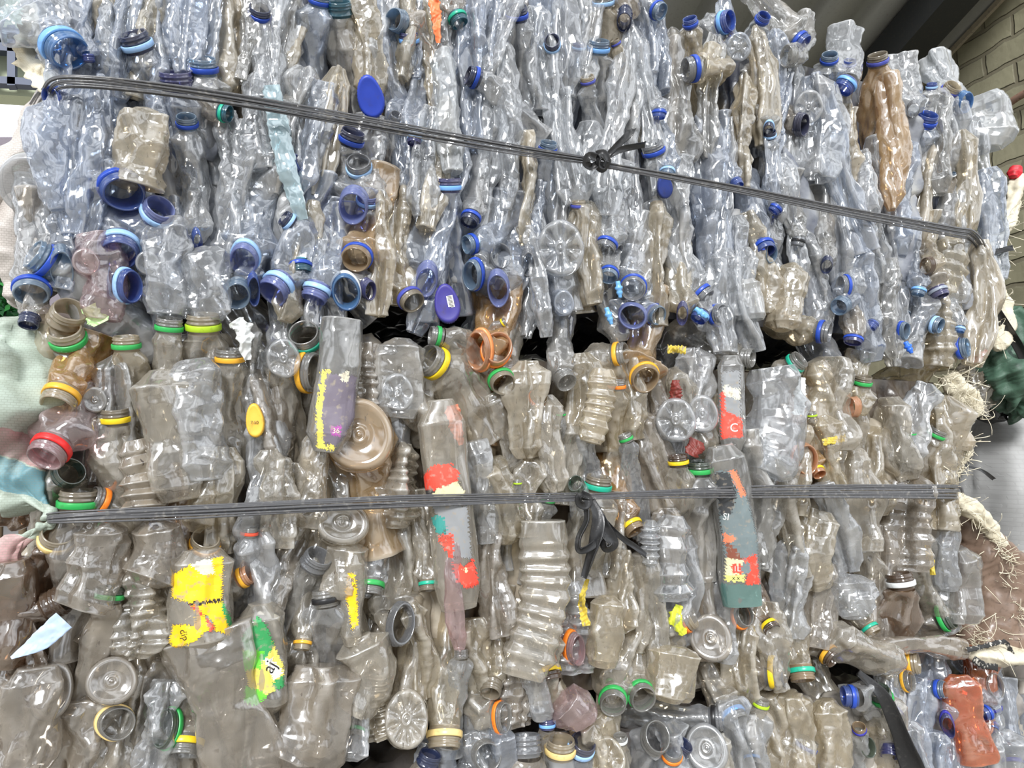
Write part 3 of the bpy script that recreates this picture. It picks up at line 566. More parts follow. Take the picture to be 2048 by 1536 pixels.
# ------------------------------------------------------------------ the remaining crushed bodies, packed into what is still bare
POLY = {
 'U': [(92, -70), (1300, -45), (1330, 20), (1560, 75), (1800, 140), (1990, 230), (1985, 690), (1930, 728), (1500, 690), (1000, 655), (640, 640), (60, 610), (60, 520), (100, 300)],
 'L': [(90, 650), (640, 655), (1030, 695), (1500, 708), (1880, 765), (1925, 870), (1890, 985), (1925, 1270), (1850, 1330), (1560, 1360), (1450, 1400), (1000, 1440), (700, 1500), (560, 1560), (-60, 1560), (-20, 1180), (100, 1050)],
 'B': [(640, 1530), (1000, 1460), (1450, 1415), (1750, 1355), (1940, 1340), (2090, 1345), (2090, 1590), (620, 1590)]}
def inside(poly, x, y):
    r = False; j = len(poly)-1
    for i in range(len(poly)):
        (xi, yi), (xj, yj) = poly[i], poly[j]
        if (yi > y) != (yj > y) and x < (xj-xi)*(y-yi)/(yj-yi)+xi: r = not r
        j = i
    return r
G = 8; GW, GH = 2240//G, 1760//G
cov = np.zeros((GH, GW)); yy, xx = np.mgrid[0:GH, 0:GW]; XX, YY = xx*G-96.0, yy*G-96.0
def proj(p):
    d = np.asarray(p)-CAM; z = d@FWD; return 1024+F*(d@RGT)/z, 768-F*(d@UPV)/z
def cover(x0, y0, x1, y1, w):
    dx, dy = x1-x0, y1-y0; t = np.clip(((XX-x0)*dx+(YY-y0)*dy)/(dx*dx+dy*dy+1e-6), 0, 1)
    return (np.hypot(XX-x0-t*dx, YY-y0-t*dy) < w*.5)
for o in list(bpy.data.objects):                                  # footprint of everything hand placed
    if o.type == 'MESH' and o.data.polygons:
        n = len(o.data.vertices); co = np.empty(n*3, np.float32); o.data.vertices.foreach_get('co', co)
        b = o.parent.location if o.parent else o.location
        x, y = proj(co.reshape(-1, 3)+np.array(b))
        gi = ((y+96)/G).astype(int); gj = ((x+96)/G).astype(int); ok = (gi >= 0) & (gi < GH) & (gj >= 0) & (gj < GW)
        cov[gi[ok], gj[ok]] = 1
def fill(bale, count, seed, mats, wr, lr, lean):
    rng = np.random.default_rng(seed); poly = POLY[bale]
    msk = np.vectorize(lambda a, b: inside(poly, a, b))(XX, YY); made = 0
    for it in range(count):
        best = None
        bare = np.argwhere(msk & (cov == 0))
        if len(bare) < 6: break
        for c in range(26):
            i, j = bare[rng.integers(len(bare))]; cx, cy = XX[i, j], YY[i, j]
            L = rng.uniform(*lr); w = rng.uniform(*wr); an = math.radians(lean(cx, cy)+rng.normal()*7)
            cy += rng.uniform(-.3, .3)*L
            x0, y0, x1, y1 = cx-math.sin(an)*L/2, cy-math.cos(an)*L/2, cx+math.sin(an)*L/2, cy+math.cos(an)*L/2
            if not (inside(poly, x0, y0+20) and inside(poly, x1, y1-20)): continue
            m = cover(x0, y0, x1, y1, w*1.05); sc = (m & (cov == 0) & msk).sum()-.55*(m & (cov > 0)).sum()-.5*(m & ~msk).sum()
            if best is None or sc > best[0]: best = (sc, x0, y0, x1, y1, w, m)
        if best is None: continue
        _, x0, y0, x1, y1, w, m = best; cov[m] += 1; made += 1
        mx, my = (x0+x1)/2+rng.normal()*7, (y0+y1)/2
        mat = mats[rng.integers(len(mats))] if not callable(mats) else mats(mx, my, rng)
        sliver(bale, [(x0, y0), (mx, my), (x1, y1)], w, mat, rng, y=rng.uniform(.0, .035), amp=rng.uniform(.004, .0065), folds=rng.uniform(.35, .8), freq=rng.uniform(18, 32),
               ribs=int(rng.integers(8, 14)) if rng.uniform() < (.02 if bale == 'U' else .05) else 0, dep=w*mpp(at(mx, my))*rng.uniform(.3, .6), power=rng.uniform(.75, 1.55), rot=rng.uniform(-.9, .9))
    return made
def upmat(x, y, rng):
    p = min(1, max(0, (x-250)/1500)); u = rng.uniform()
    if u < .40-.25*p: return 'bluish'
    if u < .72: return 'clear'
    if u < .84: return 'grey'
    return 'dusty' if u < .96 else 'beige'
n1 = fill('U', 175, 31, upmat, (36, 64), (200, 390), lambda x, y: -2+7*(x-600)/1400)
def lowmat(x, y, rng):
    u = rng.uniform(); dk = max(0, min(1, (620-x)/500))*max(0, min(1, (y-900)/350))
    if u < .55*dk: return 'smoky'
    if u < .8*dk: return 'brown'
    return ['warm', 'warm', 'warm', 'clear', 'clear', 'grey', 'smoky', 'beige', 'dusty'][rng.integers(9)]
n2 = fill('L', 110, 32, lowmat, (52, 96), (150, 290), lambda x, y: 2+4*(x-900)/1000)
n3 = fill('B', 36, 33, ['warm', 'clear', 'clear', 'beige', 'bluish', 'bluish'], (48, 84), (130, 220), lambda x, y: 6)
print('fill', n1, n2, n3, 'things', len(THINGS))

# ------------------------------------------------------------------ what is packed behind, and the bale blocks themselves
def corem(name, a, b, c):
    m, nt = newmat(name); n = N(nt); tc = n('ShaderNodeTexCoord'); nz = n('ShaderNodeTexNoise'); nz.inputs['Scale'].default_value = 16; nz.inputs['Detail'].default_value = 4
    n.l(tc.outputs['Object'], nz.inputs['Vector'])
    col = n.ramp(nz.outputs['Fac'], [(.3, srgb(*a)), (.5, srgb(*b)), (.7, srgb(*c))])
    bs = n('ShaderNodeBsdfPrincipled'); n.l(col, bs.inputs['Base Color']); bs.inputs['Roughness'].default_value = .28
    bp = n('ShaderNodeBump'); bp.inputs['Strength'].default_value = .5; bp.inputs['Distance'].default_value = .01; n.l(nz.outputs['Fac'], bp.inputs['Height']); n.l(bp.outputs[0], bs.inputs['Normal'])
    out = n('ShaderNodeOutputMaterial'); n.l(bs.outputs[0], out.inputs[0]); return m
COREM = {'U': corem('shade_blue_core', (46, 50, 66), (76, 78, 86), (98, 94, 88)), 'L': corem('shade_brown_core', (58, 48, 40), (90, 80, 70), (116, 106, 92)), 'B': corem('shade_mixed_core', (64, 60, 62), (110, 104, 100), (130, 122, 110))}  # packed plastic coloured dark to paint the shade in gaps between bottles
ZT = at(1750, 135, .05)[2]; ZB = at(1500, 672, .05)[2]
ZL0 = at(1500, 722, .05)[2]; ZL1 = at(1450, 1385, .05)[2]; ZB0 = at(1450, 1425, .05)[2]
XL, XR = at(85, 400, .05)[0], at(1975, 450, .05)[0]
def block(bale, x0, x1, z0, z1, y0, y1, label):
    """six sided crumpled block of packed plastic: front of upright folds, closed all round"""
    rng = np.random.default_rng(ord(bale)); acc = Acc()
    def face(o, u, v, nu, nv, nrm):
        s, t = np.meshgrid(np.linspace(0, 1, nu), np.linspace(0, 1, nv)); P = np.asarray(o)+s[..., None]*np.asarray(u)+t[..., None]*np.asarray(v)
        d = crumple(P*np.array([1.6, 1.6, .5]), rng, .010, 16, 5); e = np.minimum(np.minimum(s, 1-s)*np.linalg.norm(u), np.minimum(t, 1-t)*np.linalg.norm(v))
        P = P+np.asarray(nrm)*(d*np.clip(e/.04, 0, 1))[..., None]; acc.add(P.reshape(-1, 3), grid_quads(nv, nu, False))
    X, Y, Z = x1-x0, y1-y0, z1-z0
    face((x0, y0, z0), (X, 0, 0), (0, 0, Z), 260, 60, (0, -1, 0)); face((x1, y1, z0), (-X, 0, 0), (0, 0, Z), 60, 20, (0, 1, 0))
    face((x1, y0, z0), (0, Y, 0), (0, 0, Z), 60, 40, (1, 0, 0)); face((x0, y1, z0), (0, -Y, 0), (0, 0, Z), 60, 40, (-1, 0, 0))
    face((x0, y0, z1), (X, 0, 0), (0, Y, 0), 140, 40, (0, 0, 1)); face((x0, y1, z0), (X, 0, 0), (0, -Y, 0), 140, 40, (0, 0, -1))
    c = np.array([(x0+x1)/2, (y0+y1)/2, z0])
    o = link('packed_plastic', acc.mesh('packed_plastic', c), COREM[bale], None, c); tag(o, label, 'packed plastic', None, 'stuff')
CY = .085
block('U', XL+.01, XR-.02, ZB+.03, ZT-.02, CY, .80, 'packed plastic mass filling the upper bale behind its front bottles')
block('L', at(80, 900, .05)[0], at(1900, 900, .05)[0], ZL1+.03, ZL0-.02, CY, .80, 'packed plastic mass filling the lower bale behind its front bottles')
block('B', XL-.25, XR+.25, 0.0, ZB0-.02, CY, .80, 'packed plastic mass filling the bottom bale down to the floor')
DEEP = {'U': corem('deep_grey_bottles', (100, 104, 116), (140, 143, 150), (168, 166, 160)), 'L': corem('deep_beige_bottles', (112, 102, 90), (152, 142, 126), (180, 171, 155)), 'B': corem('deep_mixed_bottles', (118, 114, 112), (152, 146, 138), (172, 166, 154))}
def deep(bale, count, seed, lean, mat, label):
    rng = np.random.default_rng(seed); acc = Acc(); poly = POLY[bale]
    xs = [p[0] for p in poly]; ys = [p[1] for p in poly]; k = 0; tries = 0
    while k < count and tries < 4000:
        tries += 1; x, y = rng.uniform(min(xs), max(xs)), rng.uniform(min(ys), max(ys)); L = rng.uniform(150, 260); an = math.radians(lean+rng.normal()*10)
        p0 = (x-math.sin(an)*L/2, y-math.cos(an)*L/2); p1 = (x+math.sin(an)*L/2, y+math.cos(an)*L/2)
        if not (inside(poly, *p0) and inside(poly, *p1)): continue
        sliver(bale, [p0, p1], rng.uniform(50, 80), mat, rng, y=rng.uniform(.05, .075), nv=30, nu=18, stuff=acc, amp=.005, folds=.35); k += 1
    c = at(1000, sum(ys)/len(ys), .06)
    o = link('packed_bottles', acc.mesh('packed_bottles', c), DEEP[bale], None, c); tag(o, label, 'packed bottles', None, 'stuff')
deep('U', 44, 41, 2, 'grey', 'crushed bottles pressed together in the depth of the upper bale')
deep('L', 60, 42, 3, 'smoky', 'crushed bottles pressed together in the depth of the lower bale')
deep('B', 40, 43, 6, 'warm', 'crushed bottles pressed together in the depth of the bottom bale')

# ------------------------------------------------------------------ paper labels on the bottles, and their lettering
PAPER = {k: plastic('paper_'+k, v, .6, .55, (150, 140, 126)) for k, v in {'yellow': (246, 196, 24), 'wornwhite': (214, 208, 186), 'ink': (34, 30, 28), 'red': (242, 76, 58), 'green': (52, 150, 84), 'lime': (104, 214, 54), 'gold': (226, 208, 96), 'white': (236, 238, 232),
  'purple': (112, 104, 116), 'magenta': (170, 84, 160), 'silver': (138, 140, 142), 'teal': (52, 140, 132), 'slate': (112, 124, 126), 'charcoal': (58, 60, 62), 'salmon': (226, 128, 92), 'rust': (132, 76, 58), 'paleyellow': (224, 222, 120), 'cream': (226, 216, 170)}.items()}
def in_poly(poly, X, Y):
    r = np.zeros(X.shape, bool); j = len(poly)-1
    for i in range(len(poly)):
        (xi, yi), (xj, yj) = poly[i], poly[j]
        r ^= ((yi > Y) != (yj > Y)) & (X < (xj-xi)*(Y-yi)/(yj-yi+1e-9)+xi); j = i
    return r
def paper(o, regions, rng, name='paper_label', up=5, off=.0011, mats=None):
    g, c0 = SL[o.name]; nu = g.shape[1]
    cols = [int(round(x)) for x in np.linspace(nu*.47, nu*.03, int(nu*.44)+1)]
    s = g[2:-4][:, cols]                                          # the outward half, left to right
    def ups(A, ax):
        n = A.shape[ax]; u = np.linspace(0, n-1, (n-1)*up+1); i = np.minimum(u.astype(int), n-2); f = u-i
        sh = [1]*A.ndim; sh[ax] = -1; f = f.reshape(sh); return np.take(A, i, ax)*(1-f)+np.take(A, i+1, ax)*f
    s = ups(ups(s, 0), 1); nv, nc = s.shape[:2]
    du = np.gradient(s, axis=1); dv = np.gradient(s, axis=0); nn = np.cross(dv, du); nn /= np.linalg.norm(nn, axis=2, keepdims=True)+1e-12
    if (nn*(CAM-s)).sum(2).mean() < 0: nn = -nn
    s = s+nn*off
    q = grid_quads(nv, nc, False); ctr = s.reshape(-1, 3)[q].mean(1); d = ctr-CAM; z = d@FWD
    X, Y = 1024+F*(d@RGT)/z, 768-F*(d@UPV)/z
    jx = crumple(ctr, rng, 2.0, 260, 4, 1.0); jy = crumple(ctr, rng, 2.0, 260, 4, 1.0); Xj, Yj = X+jx, Y+jy
    idx = np.full(len(q), -1)
    for k, (mn, poly) in enumerate(regions): idx[in_poly(poly, Xj, Yj)] = k
    keep = idx >= 0; q = q[keep]; idx = idx[keep]
    if not len(q): return None
    used, inv = np.unique(q, return_inverse=True); V = s.reshape(-1, 3)[used]-c0
    me = mesh_from(name, V, inv.reshape(-1, 4)); src = mats or PAPER
    names = []
    for mn, _ in regions:
        if mn not in names: names.append(mn); me.materials.append(src[mn])
    me.polygons.foreach_set('material_index', np.array([names.index(regions[k][0]) for k in idx], np.int32))
    return link(name, me, None, o)
def lettering(lab, body, txt, px, py, hpx, mat, rot=0, name='lettering'):
    cu = bpy.data.curves.new('t', 'FONT'); cu.body = txt; cu.size = 1; cu.align_x = 'CENTER'; cu.align_y = 'CENTER'; cu.resolution_u = 3
    to = bpy.data.objects.new('t', cu); C.objects.link(to); bpy.context.view_layer.update()
    me = bpy.data.meshes.new_from_object(to.evaluated_get(bpy.context.evaluated_depsgraph_get())); bpy.data.objects.remove(to)
    c0 = SL[body.name][1] if body.name in SL else np.array(body.location)
    verts = [Vector(v.co) for v in lab.data.vertices]; bv = BVHTree.FromPolygons(verts, [tuple(p.vertices) for p in lab.data.polygons])
    ca, sa = math.cos(math.radians(rot)), math.sin(math.radians(rot)); last = None
    for v in me.vertices:
        x, y = v.co.x*hpx*1.35, v.co.y*hpx*1.35; X, Y = px+x*ca+y*sa, py-(y*ca-x*sa)
        d = Vector(unit(ray(X, Y))); o = Vector(CAM-c0); hit = bv.ray_cast(o, d)
        if hit[0] is None: h = o+d*(last or (verts[0]-o).length)
        else: last = (hit[0]-o).length; h = hit[0]
        v.co = h-d*.0006
    me.materials.clear()
    return link(name, me, mat, lab)
pr = np.random.default_rng(77)
yl = paper(YEL, [('yellow', [(344, 1150), (378, 1130), (415, 1118), (446, 1113), (444, 1198), (466, 1255), (458, 1270), (432, 1262), (424, 1240), (408, 1228), (420, 1258), (395, 1280), (350, 1298), (338, 1284), (346, 1250), (385, 1250), (395, 1232), (378, 1205), (344, 1195)]),
 ('wornwhite', [(380, 1128), (422, 1116), (430, 1148), (402, 1150)]), ('ink', [(376, 1206), (444, 1197), (444, 1203), (380, 1212)]), ('red', [(380, 1212), (390, 1212), (430, 1256), (421, 1264), (412, 1240)]), ('green', [(444, 1200), (462, 1235), (468, 1252), (456, 1252), (444, 1218)])], pr)
if yl: lettering(yl, YEL, 'dip', 368, 1270, 14, PAPER['ink'], 70)
gl_ = paper(GRN, [('gold', [(484, 1300), (545, 1282), (566, 1330), (568, 1372), (515, 1398), (496, 1370)]), ('green', [(482, 1275), (515, 1232), (532, 1250), (548, 1290), (530, 1322), (496, 1322)]), ('lime', [(484, 1302), (528, 1300), (522, 1336), (486, 1342)]),
 ('lime', [(490, 1372), (520, 1380), (534, 1392), (512, 1412), (488, 1404)]), ('white', [(528, 1318), (544, 1316), (566, 1345), (548, 1362)]), ('green', [(545, 1366), (567, 1350), (569, 1372), (552, 1380)])], pr)
if gl_: lettering(gl_, GRN, 'aj', 540, 1334, 26, PAPER['ink'], -60)
pu = paper(PUR, [('gold', [(644, 740), (662, 740), (660, 752), (650, 800), (648, 836), (650, 892), (672, 886), (668, 900), (634, 896), (632, 820)]), ('purple', [(652, 747), (712, 752), (712, 830), (692, 868), (672, 892), (647, 884), (644, 830), (650, 772)]),
 ('wornwhite', [(678, 748), (698, 742), (696, 766), (682, 762)]), ('magenta', [(664, 852), (682, 852), (680, 874), (662, 870)])], pr)
if pu: lettering(pu, PUR, '36', 672, 862, 11, PAPER['wornwhite'], 0)
rl = paper(RED, [('silver', [(862, 1008), (934, 1012), (944, 1118), (905, 1112), (890, 1062)]), ('red', [(838, 962), (866, 930), (900, 928), (918, 944), (914, 962), (880, 976), (846, 988)]), ('cream', [(872, 978), (914, 962), (930, 986), (918, 1002), (866, 994)]), ('charcoal', [(846, 982), (866, 975), (862, 998), (850, 998)]),
 ('teal', [(862, 1034), (886, 1032), (894, 1060), (880, 1070), (868, 1058)]), ('red', [(876, 1074), (904, 1064), (908, 1090), (904, 1122), (880, 1086)]), ('red', [(902, 1126), (930, 1132), (946, 1116), (958, 1168), (932, 1178), (912, 1160)]), ('cream', [(926, 1138), (936, 1136), (934, 1146)])], pr)
if rl: lettering(rl, RED, 'KLASIK\nGANIC', 892, 1080, 6, PAPER['rust'], 0)
ll = paper(LAB, [('slate', [(1430, 942), (1472, 942), (1496, 1000), (1516, 1080), (1516, 1130), (1452, 1130), (1440, 1040)]), ('charcoal', [(1430, 946), (1458, 946), (1474, 984), (1462, 1030), (1440, 1030)]), ('salmon', [(1458, 940), (1472, 942), (1492, 990), (1482, 994)]), ('salmon', [(1446, 1066), (1472, 1074), (1468, 1084), (1448, 1088)]),
 ('rust', [(1452, 1084), (1470, 1096), (1486, 1120), (1454, 1120)]), ('cream', [(1452, 1116), (1492, 1122), (1490, 1152), (1450, 1152)]), ('red', [(1488, 1118), (1512, 1108), (1520, 1168), (1490, 1170), (1496, 1146)]), ('red', [(1462, 1128), (1486, 1130), (1484, 1150), (1466, 1146)]), ('slate', [(1484, 1126), (1500, 1124), (1502, 1144), (1488, 1150), (1482, 1140)]), ('paleyellow', [(1450, 1150), (1490, 1150), (1488, 1163), (1450, 1163)])], pr)
if ll:
    lettering(ll, LAB, '1L', 1474, 1138, 11, PAPER['white'], 0); lettering(ll, LAB, 'SI', 1452, 1034, 14, PAPER['white'], 8); lettering(ll, LAB, 'x x', 1472, 1156, 9, PAPER['ink'], 0)
bt = paper(LAB, [('aqua', [(1440, 1167), (1525, 1170), (1525, 1230), (1440, 1230)])], pr, 'tinted_bottom', off=.0006, mats=PETS)
if bt: bt['label'] = 'aqua tinted bottom of the labelled bottle'
rs_ = paper(RSL, [('silver', [(1444, 742), (1480, 742), (1482, 836), (1444, 822)]), ('wornwhite', [(1447, 770), (1480, 780), (1480, 800), (1447, 790)]), ('red', [(1442, 815), (1484, 838), (1486, 874), (1444, 878)]), ('red', [(1442, 784), (1450, 786), (1450, 876), (1442, 876)])], pr)
if rs_: lettering(rs_, RSL, 'C', 1468, 856, 18, PAPER['white'], 0)
sp = paper(STR, [('yellow', [(695, 1148), (709, 1146), (714, 1180), (716, 1250), (703, 1260), (699, 1230), (690, 1185)])], pr)
if sp: lettering(sp, STR, 'AR\nOKA', 701, 1166, 8, PAPER['ink'], 6)

# ------------------------------------------------------------------ caps, clips, film scraps
def cap(px, py, rx, ry, mat, label, y=-.03, tilt=(0, 0), wob=.08, name='bottle_cap'):
    M = at(px, py, y); s = mpp(M); R, U, Fv = facing(M); m = unit(Fv+R*tilt[0]+U*tilt[1]); X = unit(R-np.dot(R, m)*m); rr = (rx+ry)/2*s
    prof = [(1.0, -rr*.75), (1.04, -rr*.7), (1.04, -rr*.12), (.98, -.0), (.9, rr*.03), (.82, rr*.0), (.4, rr*.015), (.01, rr*.02)]
    V = lathe(prof, rx*s, ry*s, m, X, np.zeros(3), 72, (wob, 2.0, wob*.5, 1.0))
    V[1:3, ::2] *= 1.035
    o = link(name, mesh_from(name, V.reshape(-1, 3), grid_quads(len(V), 72)), mat, None, M); tag(o, label, 'bottle cap', 'loose caps caught between the bottles'); return o
capm = {'deep': plastic('deep_blue_cap', (40, 66, 172), .4, .1), 'indigo': plastic('indigo_cap', (62, 56, 138), .45, .2), 'yellow': plastic('yellow_cap', (236, 184, 66), .45, .15), 'dark': plastic('dark_blue_cap', (44, 62, 132), .4, .15), 'navy': plastic('navy_cap', (50, 60, 100), .4, .15)}
cap(741, 195, 26, 37, capm['deep'], 'flattened deep blue oval cap just above the upper strap', y=-.032)
ic = cap(894, 608, 25, 36, capm['indigo'], 'indigo oval cap with a white barcode sticker at the upper bale bottom edge', y=-.03, tilt=(0, .1))
yc = cap(509, 842, 17, 31, capm['yellow'], 'yellow oval cap with dark printing wedged between clear bottles', y=-.018, tilt=(-.15, 0))
cap(1331, 374, 15, 21, capm['dark'], 'dark blue cap half hidden right below the thin strap beyond the knot', y=-.02, tilt=(.3, 0))
def sticker(parent, px, py, w, h, rot, name='barcode_sticker'):
    M = np.array(parent.location); p = at(px, py, M[1]-.0022*1.6); s = mpp(p); R, U, Fv = facing(p); a = math.radians(rot); R, U = R*math.cos(a)+U*math.sin(a), U*math.cos(a)-R*math.sin(a)
    acc = Acc(); me_bits = []
    def rect(u0, u1, v0, v1, d): return [p-M+R*u*s+U*v*s+Fv*d for u, v in ((u0, v0), (u1, v0), (u1, v1), (u0, v1))]
    acc.add(rect(-w/2, w/2, -h/2, h/2, 0), [[0, 1, 2, 3]]); k = 0; nb = 9
    for i in range(nb):
        v = -h/2+h*(i+.5)/nb; acc.add(rect(-w*.32, w*.32, v-h/nb*(.3 if i % 3 else .2), v+h/nb*.1, .0004), [[0, 1, 2, 3]])
    me = acc.mesh(name); me.materials.append(PAPER['white']); me.materials.append(PAPER['ink'])
    me.polygons.foreach_set('material_index', np.array([0]+[1]*nb, np.int32)); return link(name, me, None, parent)
sticker(ic, 901, 603, 13, 24, 12)
t_ = bpy.data.curves.new('t', 'FONT'); t_.body = '7:50'; t_.size = 1; t_.align_x = 'CENTER'; to = bpy.data.objects.new('t', t_); C.objects.link(to); bpy.context.view_layer.update()
tm = bpy.data.meshes.new_from_object(to.evaluated_get(bpy.context.evaluated_depsgraph_get())); bpy.data.objects.remove(to)
p = np.array(yc.location); s = mpp(p); R, U, Fv = facing(p)
for v in tm.vertices: v.co = Vector(R*v.co.x*9*s+U*(v.co.y*9-6)*s+Fv*.0024)
tm.materials.clear(); link('printing', tm, PAPER['ink'], yc)
clipm = plastic('sky_blue_clip', (112, 172, 226), .35, .15); clipd = plastic('bright_blue_clip', (52, 110, 220), .35, .1)
for px, py, an, ln, mt, lb in ((1238, 579, 80, 34, clipm, 'small sky blue spout beside the topmost mouth of the cluster of three'), (1218, 632, 72, 36, clipm, 'small sky blue spout beside the straight facing mouth of the cluster of three'), (1402, 626, 40, 30, clipm, 'small sky blue spout between two deep blue ringed necks'), (1817, 695, 62, 26, clipd, 'small bright blue spout at the upper bale bottom edge')):
    P0 = at(px, py, -.04); s = mpp(P0); R, U, Fv = facing(P0); a = math.radians(an); d = R*math.cos(a)-U*math.sin(a)
    t = np.linspace(-.5, .5, 12); rad = np.array([4, 5, 5, 5, 8, 8, 5, 6.5, 6.5, 4, 4, 3.2])*s
    V, Q = tube(t[:, None]*ln*s*d, rad, 12); o = link('plastic_spout', mesh_from('plastic_spout', V, Q), mt, None, P0); tag(o, lb, 'spout', 'small blue spouts')
def sheet(name, pts, w, mat, label, cat, y=-.02, amp=.003, freq=40, seed=0, nv=60, nu=16, kind=None, group=None, bulge=.4, parent=None, jagged=.10):
    rng = np.random.default_rng(seed+900); ys = y if isinstance(y, (list, tuple)) else [y]*len(pts)
    P = spline([at(a, b, c) for (a, b), c in zip(pts, ys)], nv); s = mpp(P[nv//2]); T = np.gradient(P, axis=0); T /= np.linalg.norm(T, axis=1, keepdims=True)
    Fv = facing(P[nv//2])[2]; S = np.cross(T, Fv); S /= np.linalg.norm(S, axis=1, keepdims=True)
    W = np.interp(np.linspace(0, 1, nv), np.linspace(0, 1, len(w)), w)*s if isinstance(w, (list, tuple)) else np.full(nv, w*s)
    u = np.linspace(-.5, .5, nu); V = P[:, None]+S[:, None]*(u[None, :, None]*W[:, None, None]); jag = crumple(V[:, [0, -1]], rng, jagged, 120, 4)
    V[:, 0] -= S*(W*jag[:, 0])[:, None]; V[:, -1] += S*(W*jag[:, 1])[:, None]
    V = V+Fv*(crumple(V, rng, amp, freq, 5)+ (.25-u[None]**2)*W[:, None]*bulge)[..., None]
    back = V-Fv*.0012
    A = np.concatenate([V, back[:, ::-1]], 1)                     # a closed thin film
    c = P[nv//2]; me = mesh_from(name, (A-c).reshape(-1, 3), grid_quads(nv, nu*2))
    if parent is not None:
        me2 = mesh_from(name, (A-np.array(parent.location)).reshape(-1, 3), grid_quads(nv, nu*2)); return link(name, me2, mat, parent)
    o = link(name, me, mat, None, c); tag(o, label, cat, group, kind); return o
filmo = plastic('orange_film_scrap', (240, 128, 78), .45, .15); whitef = plastic('white_film', (226, 228, 226), .4, .25); bluef = plastic('pale_blue_sheet', (176, 196, 226), .45, .1); yelf = plastic('yellow_scrap', (206, 182, 72), .5, 1.6, (168, 154, 118)); mintf = plastic('mint_white_wrapper', (190, 226, 160), .4, .1); darkred = plastic('dark_red_scrap', (116, 44, 36), .5, .4); redf = plastic('red_scrap', (206, 40, 52), .5, .3); salm = plastic('salmon_scrap', (224, 140, 112), .5, .3)
sheet('film_scrap', [(866, -20), (872, 30), (877, 86)], [20, 22, 8], filmo, 'orange film scrap stuck upright near the upper bale top', 'film scrap', y=-.024, seed=1)
sheet('film_scrap', [(542, 170), (556, 250), (576, 340), (604, 440)], [34, 42, 40, 24], PETS['foil'], 'long pale blue film strip passing behind the upper strap', 'film scrap', y=-.02, seed=2, amp=.0035, freq=16, jagged=.04)
sheet('foil_wad', [(470, 640), (486, 662), (494, 720)], [26, 34, 12], whitef, 'white crumpled foil wad beside the amber ringed upright bottle', 'foil wad', y=-.03, seed=3, amp=.006, bulge=.8)
sheet('plastic_flap', [(22, 1316), (80, 1282), (128, 1240)], [6, 40, 44], bluef, 'pale blue white triangular plastic flap low in the bale corner', 'plastic flap', y=-.045, seed=4, amp=.001, bulge=.05, jagged=.012)
sheet('paper_scrap', [(1606, 755), (1600, 795), (1598, 830)], [10, 24, 22], whitef, 'white paper slip standing below the teal ringed neck', 'paper scrap', y=-.022, seed=5)
sheet('paper_scrap', [(1645, 884), (1692, 876)], 14, yelf, 'short yellow paper band across a greenish bottle', 'paper scrap', y=-.028, seed=6)
sheet('paper_scrap', [(1176, 1158), (1164, 1200), (1172, 1252)], [7, 13, 17], yelf, 'peeling yellow and dirty scrap hanging under the lower strap tails', 'paper scrap', y=-.035, seed=7, amp=.005)
sheet('wrapper_scrap', [(176, 612), (200, 648)], 30, mintf, 'white and lime wrapper scrap behind the broken beige neck', 'wrapper', y=-.012, seed=8)
sheet('paper_scrap', [(1335, 698), (1372, 700)], 16, yelf, 'yellow torn scrap under the dark gap between the two bales', 'paper scrap', y=-.02, seed=9, amp=.005)
sheet('film_scrap', [(1350, 760), (1352, 800)], [14, 24], darkred, 'dark red stained scrap above the knobbed bottle base', 'film scrap', y=-.012, seed=10)
sheet('film_scrap', [(1395, 880), (1380, 910)], [34, 26], darkred, 'dark red stained scrap between knobbed base and green ringed neck', 'film scrap', y=-.018, seed=11)
sheet('film_scrap', [(905, 810), (912, 850), (922, 890)], [26, 30, 10], salm, 'salmon coloured scrap behind clear film above the torn red label', 'film scrap', y=-.028, seed=12, amp=.004)
sheet('paper_scrap', [(1896, 1046-170+0), (1915, 880)], 4, yelf, 'thin yellow thread at the lower bale corner', 'paper scrap', y=-.01, seed=13) if False else None
sheet('paper_scrap', [(1856, 1090), (1866, 1150)], 12, yelf, 'narrow yellow scrap between bottles beside the silvery edge', 'paper scrap', y=-.018, seed=14)
sheet('paper_scrap', [(1358, 1210), (1352, 1240), (1368, 1270)], [14, 26, 14], plastic('lime_scrap', (214, 222, 66), .5, .2), 'lime yellow scrap behind the slanted orange neck ring', 'paper scrap', y=-.014, seed=15)

# ------------------------------------------------------------------ straps
STRAP = plastic('grey_black_twine', (84, 84, 86), .30, .3, (150, 146, 140), bump=.2); BLK = plastic('black_strap', (36, 36, 37), .32, .2, (80, 78, 74), bump=.2)
def strand_band(pts, ys, w, n, seed, parent, name='band', mat=STRAP):
    rng = np.random.default_rng(seed); P = spline([at(x, y, d) for (x, y), d in zip(pts, ys)], 140); O = np.array(parent.location); acc = Acc()
    t = np.linspace(0, 1, 140); W = np.interp(t, np.linspace(0, 1, len(w)), w); T = np.gradient(P, axis=0); T /= np.linalg.norm(T, axis=1, keepdims=True)
    for i in range(n):
        f = facing_all(P); S = np.cross(T, f); S /= np.linalg.norm(S, axis=1, keepdims=True)
        m = np.array([mpp(p) for p in P]); u = (i-(n-1)/2)/n+.06*np.sin(t*rng.uniform(3, 9)+rng.uniform(0, 6))
        Q = P+S*(u*W*m)[:, None]+f*(rng.uniform(-.0012, .0012)+.0012*np.sin(t*rng.uniform(4, 12)+rng.uniform(0, 6)))[:, None]
        V, q = tube(Q, W*m/n*.72, 7, .6); acc.add(V-O, q)
    return link(name, acc.mesh(name), mat, parent)
def facing_all(P):
    f = CAM-P; return f/np.linalg.norm(f, axis=1, keepdims=True)
